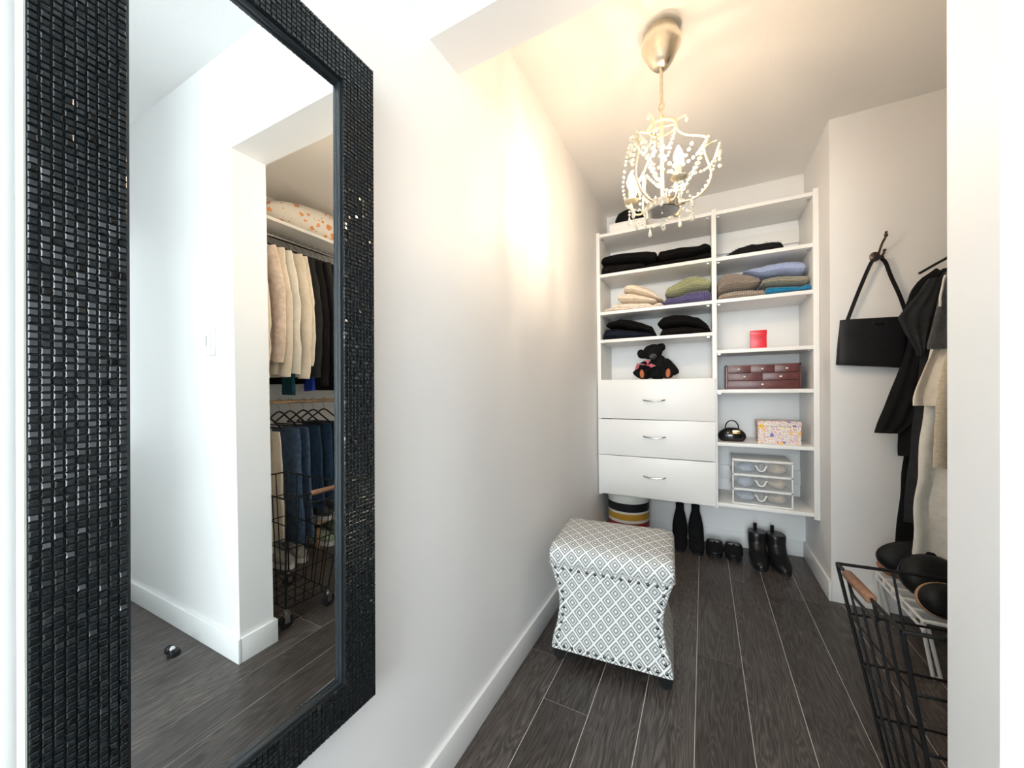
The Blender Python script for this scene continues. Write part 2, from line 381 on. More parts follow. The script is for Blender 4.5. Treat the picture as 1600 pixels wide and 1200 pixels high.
def size_seen(sp):
    p = MM @ Vector((XF, sp[0], sp[1])) - CPOS; d = p.dot(FWD)
    if d < .05: return 0
    px, py = CX+F_PX*p.dot(CA)/d, CY-F_PX*p.dot(CB)/d
    if not (0 < px < 1600 and 66 < py < 1133): return 0
    return 1/d**3
spots.sort(key=size_seen, reverse=True)
tv, tf = tile_geo(TW, th); tile0 = None; rest = MB()
for i, (sy, sz, w_, h_) in enumerate(spots):
    q = random.random()
    ry, rz = random.gauss(0, .035), random.gauss(.0, .05)
    if q < .10: rz -= .22
    elif q < .2: ry -= .2
    elif q < .27: rz += .2
    Mt = Matrix.Translation((XF-.0006, sy, sz)) @ Matrix.Rotation(ry, 4, 'Y') @ Matrix.Rotation(rz, 4, 'Z') @ Matrix.Rotation(random.gauss(0, .02), 4, 'X')
    if i < 300:
        if tile0 is None:
            tile0 = obj('tile', MB().add(tv, tf), TILE, mir, smooth=False, local=True); tile0.matrix_local = Mt
        else: instance('tile', tile0, Mt, mir)
    else:
        v2, f2 = tile_geo(w_, h_); rest.add([Mt @ Vector(p) for p in v2], f2)
o = obj('mosaic_tiles', rest, TILE, mir, smooth=False, local=True); o['kind'] = 'stuff'

# ---------------------------------------------------------------- the hanging closet shelves
YS = 2.548; YBK = YB-.001
su = thing('closet_shelf_unit', 'white wall hung closet unit of open shelves and three drawers', 'shelf unit', (0, YS, .35))
UX = [(-.654, -.630), (.049, .0745), (.535, .5615)]
for a, b in UX: obj('upright', MB().box(a, b, YS, YBK-.004, .342, 2.152, .0012), MELA, su)
ZL = [2.130, 1.854, 1.595, 1.403]; ZR = [2.127, 1.849, 1.595, 1.291, 1.052, .733, .367]
ST = .0105
for z in ZL: obj('shelf', MB().box(-.630, .049, YS+.002, YBK-.006, z-ST, z+ST, .001), MELA, su)
for z in ZR: obj('shelf', MB().box(.0745, .535, YS+.002, YBK-.006, z-ST, z+ST, .001), MELA, su)
obj('drawer_cabinet', MB().box(-.630, .049, YS+.006, YBK-.006, 1.108, 1.128).box(-.630, .049, YS+.012, YBK-.006, .358, .374), MELA, su)
for z in (2.02, .50):
    obj('wall_rail', MB().box(-.630, .049, YB-.022, YB-.005, z-.045, z+.045, .001), MELA, su)
    obj('wall_rail', MB().box(.0745, .535, YB-.022, YB-.005, z-.045, z+.045, .001), MELA, su)
for k, (za, zb, sag) in enumerate([(1.134, .872, .0035), (.868, .626, .0), (.622, .356, 0)]):
    mb = MB().box(-.648, .062, YS-.018, YS, zb, za, .0015)
    M_ = Matrix.Translation((-.29, YS-.009, (za+zb)/2)) @ Matrix.Rotation(R((.35, -.1, 0)[k]), 4, 'Y') @ Matrix.Translation((.29, -(YS-.009), -(za+zb)/2))
    d = obj('drawer', mb.xf(M_), MELA, su)
    hz = (.995, .758, .498)[k]; hx = -.285
    P = [(hx-.066, YS-.018, hz+.004), (hx-.062, YS-.036, hz+.004), (hx-.03, YS-.044, hz-.001), (hx, YS-.046, hz-.003), (hx+.03, YS-.044, hz-.001), (hx+.062, YS-.036, hz+.004), (hx+.066, YS-.018, hz+.004)]
    obj('handle', MB().tube(smoothpath(P, 5), .0048, 8), CHROME, d)['label'] = 'bowed brushed steel handle'
for x0 in (-.618, .028, .086, .523):
    for z in (ZL if x0 < .05 else ZR)[:5]: obj('shelf_pin', MB().box(x0-.007, x0+.007, YS+.03, YS+.045, z-ST-.007, z-ST), CHROME, su)

# ---------------------------------------------------------------- folded clothes
def folded(name, label, cat, pts, mat, zbase=None, Y=2.566, depth=.26, crease=.10, amp=.0025, group=None, nsec=22, expo=2.5, zo=(920, 360, 6.)):
    """pts: (x, top, bottom) along the front of the item; the shape is a soft folded bundle that deep"""
    P = []
    for a, t, b in pts:
        px, ty, by = zo[0]+a/zo[2], zo[1]+t/zo[2], zo[1]+b/zo[2]
        p1, p2 = at(px, ty, Y), at(px, by, Y)
        P.append((p1.x, p1.z, p2.z if zbase is None else zbase))
    xs = [p[0] for p in P]; n = max(26, len(P)*4); rings = []
    seed = random.random()*50
    for i in range(n+1):
        u = .5-.5*math.cos(PI*i/n); x = xs[0]+(xs[-1]-xs[0])*u
        zt = interp([(p[0], p[1]) for p in P], x); zb = interp([(p[0], p[2]) for p in P], x)
        e = min(1, (max(0, .25-(u-.5)**2)*4)*6)**.5 if True else 1
        e = max(.12, e); zm = (zt+zb)/2; hh = max(.003, (zt-zb)/2)*(.35+.65*e)
        if zbase is not None: zm = zbase+hh
        dd = depth/2*(.8+.2*e); ring = []
        for j in range(nsec):
            a = 2*PI*j/nsec; c, s_ = math.cos(a), math.sin(a)
            k = (abs(c)**expo+abs(s_)**expo)**(-1/expo)
            g = 1-crease*.5*math.exp(-((abs(a-PI))/.16)**2)     # the fold line along the front edge
            ring.append((x, Y+depth/2+dd*k*c*g, zm+hh*k*s_))
        rings.append(ring)
    mb = MB().loft(rings).jitter(amp, 22, seed)
    if zbase is not None: mb.v = [(x, y, max(z, zbase+.0006)) for x, y, z in mb.v]
    o = obj(name, mb, mat); return tag(o, label, cat, group)
K_BLACK = knit('black_knit', (.010, .009, .009), (.003, .003, .003), 'X', 90)
K_BLACK2 = knit('black_rib_knit', (.014, .012, .011), (.003, .003, .003), 'X', 45)
K_NAVY = knit('navy_rib_knit', (.016, .020, .035), (.005, .006, .012), 'X', 40)
K_GREEN = knit('sage_knit', (.42, .43, .24), (.20, .21, .11), 'Z', 38)
K_PURPLE = knit('violet_rib_knit', (.13, .115, .26), (.045, .04, .10), 'X', 34)
K_BROWN = knit('brown_marl_knit', (.30, .245, .20), (.085, .065, .055), 'Z', 42, .35)
K_BEIGE = knit('stone_rib_knit', (.46, .38, .31), (.24, .19, .155), 'X', 36)
K_GREY = knit('grey_green_marl_knit', (.34, .32, .24), (.09, .085, .07), 'Z', 50, .4)
K_TURQ = knit('turquoise_knit', (.010, .26, .50), (.006, .16, .33), 'X', 80)
K_SKY = knit('pale_blue_knit', (.42, .50, .74), (.27, .33, .55), 'X', 60)
K_CREAM = cloth('cream_jersey', (.80, .68, .54), .95)
K_CREAM2 = cloth('pale_cream_jersey', (.82, .72, .61), .95)
z1, z2, z3 = ZL[1]+ST, ZL[2]+ST, ZL[3]+ST
folded('folded_sweater', 'black ribbed sweater, lower left in the top row of folded sweaters', 'sweater', [(108, 345, 410), (130, 312, 405), (300, 298, 385), (480, 285, 360), (530, 300, 350)], K_BLACK2, z1, Y=2.562)
folded('folded_sweater', 'smooth black sweater on top of the left pair, top sweater shelf', 'sweater', [(110, 290, 312), (125, 235, 312), (260, 195, 300), (400, 180, 290), (540, 168, 290), (620, 172, 288), (640, 200, 280)], K_BLACK)
folded('folded_sweater', 'black sweater underneath the right pair, against the middle upright, top sweater shelf', 'sweater', [(528, 305, 350), (640, 285, 335), (820, 250, 315), (1000, 225, 290), (1148, 170, 265)], K_BLACK2, z1, Y=2.562)
folded('folded_sweater', 'plump black sweater on top of the right pair, top sweater shelf', 'sweater', [(642, 200, 285), (665, 172, 285), (850, 130, 252), (1030, 118, 222), (1085, 92, 205), (1140, 115, 182), (1149, 150, 172)], K_BLACK)
folded('folded_shirt', 'pale cream shirt at the bottom of the cream pile, sleeves spread wide', 'shirt', [(132, 742, 765), (160, 722, 765), (220, 714, 760), (600, 690, 725), (640, 665, 720), (692, 655, 708)], K_CREAM2, z2)
folded('folded_shirt', 'cream shirt second from the bottom of the cream pile', 'shirt', [(218, 712, 740), (250, 675, 738), (400, 668, 735), (560, 670, 715), (592, 690, 705)], K_CREAM2, Y=2.564, depth=.24)
folded('folded_shirt', 'cream shirt third from the bottom of the cream pile', 'shirt', [(265, 625, 650), (290, 580, 664), (400, 572, 668), (520, 600, 670), (610, 628, 670), (637, 645, 660)], K_CREAM, Y=2.566, depth=.24)
folded('folded_shirt', 'cream shirt on top of the cream pile, sloping down to the right', 'shirt', [(320, 558, 575), (340, 500, 574), (400, 490, 574), (500, 505, 598), (580, 545, 622), (640, 595, 640), (690, 640, 650)], K_CREAM, Y=2.568, depth=.24)
folded('folded_sweater', 'violet ribbed sweater below the sage green one', 'sweater', [(695, 645, 700), (740, 618, 698), (860, 600, 690), (930, 560, 682), (1060, 540, 668), (1149, 545, 660)], K_PURPLE, z2)
folded('folded_sweater', 'sage green knitted sweater lying on a violet sweater', 'sweater', [(710, 580, 615), (735, 520, 614), (850, 450, 600), (940, 405, 562), (1010, 397, 548), (1090, 420, 538), (1147, 450, 530)], K_GREEN)
folded('folded_sweater', 'navy ribbed sweater under a black one, shelf above the teddy bear', 'sweater', [(125, 975, 1018), (150, 915, 1016), (250, 908, 1010), (450, 932, 1000), (560, 940, 992), (595, 965, 990)], K_NAVY, z3)
folded('folded_sweater', 'black sweater draped over the navy ribbed one', 'sweater', [(155, 880, 905), (180, 850, 905), (290, 815, 905), (380, 825, 925), (480, 850, 935), (575, 885, 965), (600, 940, 985), (617, 968, 988)], K_BLACK, Y=2.558)
folded('folded_sweater', 'black ribbed sweater, underneath, right stack above the teddy bear', 'sweater', [(660, 960, 985), (690, 910, 983), (900, 885, 972), (1020, 900, 965), (1105, 915, 960)], K_BLACK2, z3)
folded('folded_sweater', 'bulky black sweater on top of the right stack above the teddy bear', 'sweater', [(640, 855, 890), (690, 800, 910), (800, 770, 895), (900, 775, 890), (1030, 800, 905), (1100, 850, 945), (1146, 930, 958)], K_BLACK, Y=2.560)
ZB_ = (1100, 360, 6.); y2, y3 = ZR[1]+ST, ZR[2]+ST
folded('folded_sweater', 'stone beige ribbed sweater under the brown marl one', 'sweater', [(122, 622, 650), (180, 575, 645), (300, 548, 632), (440, 540, 618), (510, 545, 610), (560, 535, 603), (582, 565, 602)], K_BEIGE, y3, zo=ZB_, Y=2.560)
folded('folded_sweater', 'brown marl chunky sweater drooping over a stone beige one', 'sweater', [(122, 470, 608), (150, 415, 604), (200, 370, 570), (320, 370, 550), (440, 390, 540), (520, 430, 500), (541, 458, 468)], K_BROWN, zo=ZB_, Y=2.556, depth=.28)
folded('folded_sweater', 'bright turquoise sweater at the bottom right of its shelf', 'sweater', [(560, 585, 602), (600, 515, 598), (700, 508, 592), (880, 505, 570), (930, 510, 565), (975, 480, 560), (1015, 485, 555), (1022, 520, 553)], K_TURQ, y3, zo=ZB_, Y=2.566)
folded('folded_sweater', 'grey green marl sweater between the pale blue and turquoise ones', 'sweater', [(522, 520, 532), (560, 440, 515), (700, 405, 505), (850, 405, 502), (975, 398, 500), (992, 425, 480)], K_GREY, zo=ZB_, Y=2.567)
folded('folded_sweater', 'pale blue sweater on top of the colourful pile', 'sweater', [(372, 376, 388), (450, 345, 405), (545, 315, 430), (600, 295, 418), (750, 270, 396), (900, 258, 402), (950, 272, 390), (966, 300, 360)], K_SKY, zo=ZB_, Y=2.580)
# fur collar: a soft core with hair tufts
fc = folded('fur_collar', 'black long haired fur collar alone on the upper right shelf', 'collar', [(215, 228, 240), (240, 205, 238), (330, 150, 228), (450, 108, 210), (510, 112, 200), (640, 88, 180), (720, 92, 170), (752, 112, 160)], BLACKCLOTH, y2, zo=ZB_, Y=2.575, depth=.14)
hair = MB(); pts_ = [Vector(p) for p in [tuple(v.co) for v in fc.data.vertices]]
for i in range(1300):
    p = random.choice(pts_); d = Vector((random.gauss(-.75, .4), random.gauss(-.5, .5), random.gauss(.05, .45))).normalized()*random.uniform(.010, .026)
    s_ = d.orthogonal().normalized()*.0007; q = p+d; q.z = max(q.z, y2+.001)
    hair.add([p-s_, p+s_, q], [(0, 1, 2)])
o = obj('hair', hair, BLACKCLOTH, fc, smooth=False); o['kind'] = 'stuff'

# ---------------------------------------------------------------- things on the shelves
def a4(a, b, Y): return at(1110+a/4.285, 540+b/4.285, Y)
# box and black bag on top of the unit
t = thing('storage_box', 'white open box standing on top of the shelf unit', 'box', (-.43, 2.62, ZL[0]+ST))
zt = ZL[0]+ST; bx = (-.570, -.330, 2.585, 2.80); mb = MB()
mb.box(bx[0], bx[1], bx[2], bx[3], zt, zt+.006)
for q in ((bx[0], bx[1], bx[2], bx[2]+.005), (bx[0], bx[1], bx[3]-.005, bx[3]), (bx[0], bx[0]+.005, bx[2]+.005, bx[3]-.005), (bx[1]-.005, bx[1], bx[2]+.005, bx[3]-.005)): mb.box(*q, zt+.006, zt+.062)
obj('box_body', mb, WHITEPLASTIC, t, smooth=False)
mb = MB()
for q in ((bx[0]-.004, bx[1]+.004, bx[2]-.004, bx[2]+.003), (bx[0]-.004, bx[1]+.004, bx[3]-.003, bx[3]+.004), (bx[0]-.004, bx[0]+.003, bx[2]+.003, bx[3]-.003), (bx[1]-.003, bx[1]+.004, bx[2]+.003, bx[3]-.003)): mb.box(*q, zt+.058, zt+.068, .001)
obj('rim', mb, WHITEPLASTIC, t)
hatm = MB().lathe([(.02, 0), (.095, .002), (.098, .06), (.094, .12), (.075, .158), (.03, .172), (.004, .174)], (-.455, 2.70, zt+.008), 28, sx=1., sy=.92).jitter(.006, 14, 3)
tag(obj('folded_hat', hatm, BLACKCLOTH), 'soft black felt hat sitting in the white box on top', 'hat')
# red box
p0, p1 = at(1173, 545, 2.60), at(1198, 515, 2.60); zr = ZR[3]+ST
t = thing('gift_box', 'small upright red card box with dark red print, alone on its shelf', 'box', ((p0.x+p1.x)/2, 2.61, zr))
RED = plain('red_card', (.72, .015, .03), .32, var=.06, scale=30)
obj('box_body', MB().box(p0.x, p1.x, 2.60, 2.632, zr, p1.z-.010, .0015), RED, t)
obj('lid', MB().box(p0.x-.001, p1.x+.001, 2.599, 2.633, p1.z-.028, p1.z, .0015), RED, t)
mb = MB(); xm = (p0.x+p1.x)/2
for i, hgt in enumerate((.004, .006, .005, .008, .008, .008)): mb.box(xm-.024+i*.008, xm-.024+i*.008+.0035, 2.5984, 2.5992, p1.z-.046, p1.z-.046+hgt)
mb.box(xm-.02, xm+.022, 2.5992, 2.5999, p1.z-.054, p1.z-.053).box(xm-.018, xm+.016, 2.5992, 2.5999, zr+.016, zr+.018)
obj('print', mb, plain('dark_red_print', (.28, .004, .012), .4), t, smooth=False)
# wooden chest of small drawers
A, B = a4(105, 290, 2.60), a4(608, 108, 2.60); zc = ZR[4]+ST
x0, x1, ztp = A.x, B.x, zc+(B.z-A.z)-.002
MAHO = plain('mahogany', (.115, .030, .028), .32, var=.3, scale=25)
t = thing('drawer_chest', 'small mahogany chest with six drawers and pale round knobs', 'chest', ((x0+x1)/2, 2.68, zc))
mb = MB().box(x0, x1, 2.604, 2.79, zc, zc+.006).box(x0, x1, 2.604, 2.79, ztp-.007, ztp).box(x0, x0+.007, 2.604, 2.79, zc, ztp).box(x1-.007, x1, 2.604, 2.79, zc, ztp).box(x0, x1, 2.78, 2.79, zc, ztp)
hh = (ztp-zc-.010)/3
for k in (1, 2): mb.box(x0, x1, 2.606, 2.78, zc+.004+hh*k-.002, zc+.004+hh*k+.001)
obj('carcass', mb, MAHO, t, smooth=False)
mb = None
KNOB = plain('pale_knob', (.75, .66, .58), .3, .3)
W_ = x1-x0-.016
for row, n in enumerate((1, 2, 3)):
    for k in range(n):
        da, db = x0+.008+W_*k/n+.0012, x0+.008+W_*(k+1)/n-.0012; za, zb = zc+.006+row*hh+.0012, zc+.006+(row+1)*hh-.0035
        d = obj('drawer', MB().box(da, db, 2.600, 2.74, za, zb, .0015), MAHO, t)
        c = ((da+db)/2, 2.598, (za+zb)/2)
        obj('knob', MB().tube([(c[0], 2.601, c[2]), (c[0], 2.594, c[2])], .003, 8).sphere((c[0], 2.590, c[2]), (.0072, .005, .006)), KNOB, d)
# small black vanity bag
p0, p1 = a4(52, 628, 2.60), a4(245, 545, 2.60); zb = ZR[5]+ST
xm, hw, hgt = (p0.x+p1.x)/2, (p1.x-p0.x)/2, p1.z-p0.z
t = thing('vanity_bag', 'small black patent oval handbag with a gold clasp', 'bag', (xm, 2.64, zb))
rings = []
for i in range(9):
    u = i/8; z = zb+hgt*u; k = (1-abs(2*u-.75)**2.2*.38)*(1 if u < .95 else .8)
    rings.append([(xm+hw*k*math.copysign(abs(math.cos(a))**.75, math.cos(a)), 2.645+.045*k*math.copysign(abs(math.sin(a))**.8, math.sin(a)), z) for a in [2*PI*j/28 for j in range(28)]])
PATENT = plain('black_patent', (.006, .006, .007), .08)
bg = obj('bag_body', MB().loft(rings), PATENT, t)
hx0, hx1 = a4(102, 545, 2.62).x, a4(190, 545, 2.62).x; hzt = a4(145, 504, 2.62).z
obj('handle', MB().tube([( (hx0+hx1)/2+(hx1-hx0)/2*math.cos(a), 2.645, zb+hgt*.93+(hzt-zb-hgt*.93)*math.sin(a)**.8) for a in [PI*j/18 for j in range(19)]], .0035, 8), PATENT, t)
ca, cb = a4(148, 590, 2.602), a4(200, 568, 2.602)
obj('clasp', MB().box(ca.x, cb.x, 2.594, 2.606, ca.z, cb.z, .002).tube([(ca.x+.002, 2.593, (ca.z+cb.z)/2), (cb.x-.002, 2.593, (ca.z+cb.z)/2)], .002, 6), GOLD, t)['label'] = 'gold clasp'
# floral box
p0, p1 = a4(318, 665, 2.585), a4(612, 512, 2.585)
t = thing('floral_box', 'keepsake box covered in a bright multicoloured flower print', 'box', ((p0.x+p1.x)/2, 2.65, zb))
obj('box_body', MB().box(p0.x+.002, p1.x-.002, 2.587, 2.72, zb, p1.z-.03, .002), FLORAL, t)
obj('lid', MB().box(p0.x, p1.x, 2.585, 2.722, p1.z-.0295, p1.z, .003), FLORAL, t)
# three drawer plastic tower
fx0, fx1 = a4(147, 900, 2.575).x, a4(555, 900, 2.575).x; zt0 = ZR[6]+ST; zt1 = a4(350, 778, 2.575).z
t = thing('plastic_drawer_tower', 'white frame tower of three clear plastic drawers with white handles', 'drawers', ((fx0+fx1)/2, 2.66, zt0))
mb = MB(); y0, y1 = 2.575, 2.80; lev = [zt0+(zt1-zt0)*k/3 for k in range(4)]
for k, z in enumerate(lev): mb.box(fx0, fx1, y0, y1, z-(.006 if k else 0), z+.0065, .0012)
for xa in (fx0, fx1-.007): mb.box(xa, xa+.007, y0, y0+.010, zt0, zt1).box(xa, xa+.007, y1-.01, y1, zt0, zt1)
obj('frame', mb, WHITEPLASTIC, t)
obj('side_panel', MB().box(fx0+.001, fx0+.003, y0+.01, y1-.01, zt0, zt1), CLEARPLASTIC, t, smooth=False)
obj('side_panel', MB().box(fx1-.003, fx1-.001, y0+.01, y1-.01, zt0, zt1), CLEARPLASTIC, t, smooth=False)
PALEBLUE = cloth('pale_blue_fabric', (.40, .48, .60)); SAND = cloth('sand_fabric', (.55, .44, .34)); GREYC = cloth('grey_fabric', (.30, .30, .30))
for k in range(3):
    za, zb2 = lev[k]+.008, lev[k+1]-.0075; xa, xb = fx0+.010, fx1-.010
    d = obj('drawer', MB().box(xa, xb, y0-.002, y0+.0005, za, zb2).box(xa, xa+.002, y0, y1-.02, za, zb2).box(xb-.002, xb, y0, y1-.02, za, zb2).box(xa, xb, y0, y1-.02, za, za+.002), CLEARPLASTIC, t, smooth=False)
    xm = (xa+xb)/2-.004; zh = (za+zb2)/2+.012
    P = [(xm-.030, y0-.004, zh+.004), (xm-.022, y0-.010, zh+.002), (xm-.016, y0-.013, zh-.014), (xm, y0-.014, zh-.024), (xm+.016, y0-.013, zh-.014), (xm+.022, y0-.010, zh+.002), (xm+.030, y0-.004, zh+.004)]
    obj('handle', MB().tube(smoothpath(P, 4), .0042, 8), WHITEPLASTIC, d)
    for q, (u0, u1, mt) in enumerate(((.04, .40, PALEBLUE), (.42, .60, GREYC), (.62, .96, SAND))):
        cx, hw2 = xa+(xb-xa)*(u0+u1)/2, (xb-xa)*(u1-u0)/2-.002
        m2 = MB().sphere((cx, y0+.07, za+.0026+(zb2-za)*.40), (hw2, .055, (zb2-za)*.40), 16, 10).jitter(.011, 38, k*3+q)
        m2.v = [(min(max(x_, cx-hw2), cx+hw2), max(y_, y0+.003), min(max(z_, za+.0026), zb2-.001)) for x_, y_, z_ in m2.v]
        tag(obj('rolled_cloth', m2, mt), ('pale blue', 'dark grey', 'sandy beige')[q]+' rolled cloth seen through the '+('bottom', 'middle', 'top')[k]+' clear drawer', 'cloth', 'cloths in the clear drawers')

# teddy bear on the drawers
def bp(px, py, Y=2.60): return at(980+px/17.14, 530+py/17.14, Y)
FUR = cloth('black_plush', (.007, .007, .008), 1., 500, .3, .0); PAD = cloth('rust_felt', (.48, .15, .065)); MUZ = cloth('grey_plush', (.07, .07, .072))
zb = 1.135
cb_ = bp(800, 800, 2.66); ch = bp(690, 380, 2.63)
t = thing('teddy_bear', 'black plush teddy bear with a red bow sitting on the drawers', 'toy', (cb_.x, 2.66, zb))
def blob(name, c, r, mat, par=t, amp=.004, tilt=0, lab=None, n=20):
    mb = MB().sphere((0, 0, 0), r, n, 14).xf(Matrix.Translation(c) @ Matrix.Rotation(tilt, 4, 'Y')).jitter(amp, 60, c[0]*31+c[2]*17)
    mb.v = [(x_, y_, max(z_, zb+.0008)) for x_, y_, z_ in mb.v]
    o = obj(name, mb, mat, par)
    if lab: o['label'] = lab
    return o
body = MB().sphere((cb_.x, 2.67, zb+.068), (.070, .062, .072), 22, 14).sphere((cb_.x+.008, 2.665, zb+.115), (.052, .045, .05), 20, 12).jitter(.004, 60, 1); body.v = [(x_, y_, max(z_, zb+.0008)) for x_, y_, z_ in body.v]
obj('torso', body, FUR, t)
hd = blob('head', (ch.x-.004, 2.635, ch.z+.010), (.066, .054, .050), FUR, tilt=R(-14))
e1, e2 = bp(370, 400, 2.63), bp(900, 230, 2.64)
blob('ear', (e1.x+.004, 2.630, e1.z), (.028, .016, .033), FUR, tilt=R(-30)); blob('ear', (e2.x-.004, 2.640, e2.z), (.035, .018, .028), FUR, tilt=R(-30))
mz = bp(690, 460, 2.585); blob('muzzle', (mz.x, 2.590, mz.z), (.023, .022, .019), MUZ, hd, .002)
nz_ = bp(740, 500, 2.565); blob('nose', (nz_.x, 2.567, nz_.z+.006), (.008, .005, .006), PATENT, hd, 0)
for q in ((600, 380), (700, 320)):
    e = bp(*q, 2.585); blob('eye', (e.x, 2.588, e.z), (.0045, .004, .0045), PATENT, hd, 0, n=10)
l1, l2 = bp(390, 900, 2.575), bp(1090, 880, 2.575)
for lx, s_ in ((l1, -1), (l2, 1)):
    lg = MB().tube([(lx.x-s_*.02, 2.68, zb+.034), (lx.x, 2.62, zb+.034), (lx.x, 2.585, zb+.036)], [.030, .030, .034], 16).jitter(.003, 60, s_); lg.v = [(x_, y_, max(z_, zb+.0008)) for x_, y_, z_ in lg.v]
    l_ = obj('leg', lg, FUR, t)
    blob('paw_pad', (lx.x, 2.582, zb+.037), (.0135, .006, .029), PAD, l_, .001, tilt=R(4*s_), lab='rust orange foot pad')
for P in ([(960, 560), (1110, 690), (1240, 850), (1290, 960)], [(540, 620), (370, 790), (270, 930), (225, 985)]):
    q = [bp(a, b, 2.65) for a, b in P]; sp_ = smoothpath([(v.x, 2.655, max(v.z, zb+.026)) for v in q], 5); n = len(sp_)
    am = MB().tube(sp_, [.030*min(1, (.25+i/3.), (.25+(n-1-i)/3.5))**.6 for i in range(n)], 16).jitter(.003, 60, P[0][0]); am.v = [(x_, y_, max(z_, zb+.0008)) for x_, y_, z_ in am.v]
    obj('arm', am, FUR, t)
RIB = plain('red_satin', (.34, .015, .035), .4, var=.6, scale=70); bw = MB()
for P in ([(560, 690), (640, 650), (770, 710), (640, 760), (560, 700)], [(560, 690), (470, 560), (600, 570), (560, 690)], [(540, 690), (380, 650), (260, 650), (200, 830), (290, 790), (330, 690)]):
    q = [bp(a, b, 2.572) for a, b in P]; n = len(q)
    bw.add([(v.x, 2.572, v.z) for v in q]+[(v.x, 2.580, v.z) for v in q], [tuple(range(n)), tuple(range(2*n-1, n-1, -1))]+[(i, (i+1) % n, n+(i+1) % n, n+i) for i in range(n)])
k_ = bp(550, 690, 2.57); bw.sphere((k_.x, 2.574, k_.z), .009, 10, 6)
obj('ribbon_bow', bw, RIB, t, smooth=False)['label'] = 'red ribbon bow at the neck'

# striped hat box under the drawers
hb_ = (-.487, 2.728); hr = .140
def hz(py): return at(988, py, 2.59).z
t = thing('striped_hat_box', 'round white hat box with black, mustard and red stripes under the drawers', 'box', (hb_[0], hb_[1], 0))
zs = [hz(y) for y in (785, 789, 802, 805.5, 815, 819.5, 829)]
CARD = plain('white_card', (.76, .77, .72), .5); 
def ringb(za, zb2, m, lab=None):
    o = obj('stripe' if lab else 'box_body', MB().lathe([(hr, za), (hr, zb2)], (*hb_, 0), 48, cap=not lab), m, t)
    if lab: o['label'] = lab
obj('box_body', MB().lathe([(hr-.0005, 0), (hr-.0005, zs[0]+.01)], (*hb_, 0), 48), CARD, t)
obj('lid', MB().lathe([(hr+.003, zs[0]), (hr+.004, hz(777)), (hr+.001, hz(777)+.004), (.01, hz(777)+.005)], (*hb_, 0), 48), CARD, t)
for k, (a, b, c, lab) in enumerate(((1, 2, (.012, .013, .016), 'black stripe'), (3, 4, (.55, .30, .03), 'mustard stripe'), (5, 6, (.30, .02, .02), 'dark red stripe'))):
    ringb(zs[b], zs[a], plain('stripe_%d' % k, c, .5), lab)

# ---------------------------------------------------------------- shoes along the back wall
def boot(name, label, cat, x, yh, L, rows, mat, rot=0., group=None, heel=.0, sole=.006, z0=0.):
    """rows: (height, back, front, half width) with back and front measured from the heel towards the toe"""
    M = Matrix.Translation((x, yh, z0)) @ Matrix.Rotation(rot, 4, 'Z')
    t = thing(name, label, cat, M=M, group=group); rings = []; n = 24
    tab = np.array(rows, float); zz = np.linspace(tab[0, 0], tab[-1, 0], 18)
    for z in zz:
        b, f, w_ = (np.interp(z, tab[:, 0], tab[:, k]) for k in (1, 2, 3))
        cy, hl = (b+f)/2, (f-b)/2; ring = []
        for j in range(n):
            a = 2*PI*j/n; c, s_ = math.cos(a), math.sin(a); u = math.copysign(abs(s_)**.85, s_)
            ww = w_*(1-.18*max(0, -u)) if hl > .07 else w_
            ring.append((ww*math.copysign(abs(c)**.8, c), -(cy+hl*u), z))
        rings.append(ring)
    obj('upper', MB().loft(rings), mat, t, local=True)
    r0 = rows[0]; cy, hl = (r0[1]+r0[2])/2, (r0[2]-r0[1])/2
    pr = [((r0[3]+.002)*math.copysign(abs(math.cos(a))**.8, math.cos(a)), -(cy+(hl+.002)*math.sin(a))) for a in [2*PI*j/24 for j in range(24)]]
    if heel:
        obj('sole', MB().prism(pr, r0[0]-.004, r0[0]+.001, 'z').xf(Matrix.Translation((0, 0, 0))), BLACKPLASTIC, t, local=True)
        obj('heel', MB().loft([[(.020*math.cos(a)*k, -(.025+.024*math.sin(a)*k), z) for a in [2*PI*j/16 for j in range(16)]] for z, k in ((0.0, .8), (heel*.5, .82), (r0[0], 1.15))]), BLACKPLASTIC, t, local=True)
        obj('front_sole', MB().prism([(.034*math.cos(a), -(L-.06+.052*math.sin(a))) for a in [2*PI*j/20 for j in range(20)]], 0, r0[0], 'z'), BLACKPLASTIC, t, local=True)
    else: obj('sole', MB().prism(pr, 0, r0[0]+.001, 'z'), BLACKPLASTIC, t, local=True)
    return t
def WIDE(rows, k=1.15): return [(a, b, c, d*k) for a, b, c, d in rows]
sock = WIDE([(.012, 0, .215, .036), (.03, -.004, .212, .040), (.05, -.004, .17, .040), (.085, 0, .115, .042), (.13, .008, .095, .041), (.19, .018, .082, .032), (.235, .024, .078, .022), (.262, .026, .076, .022), (.275, .026, .074, .023)])
for px, lab, rt in ((1060, 'left black suede sock boot beside the hat box', .03), (1085, 'right black suede sock boot, leaning slightly', .10)):
    p = at(px, 855, 2.62); b_ = boot('ankle_boot', lab, 'boot', p.x, 2.835, .215, sock, SUEDE, rt, 'suede sock boots')
chel = WIDE([(.014, 0, .24, .038), (.03, -.003, .24, .042), (.05, -.003, .215, .041), (.08, 0, .15, .040), (.12, .006, .118, .042), (.17, .006, .115, .044), (.176, .010, .110, .040)])
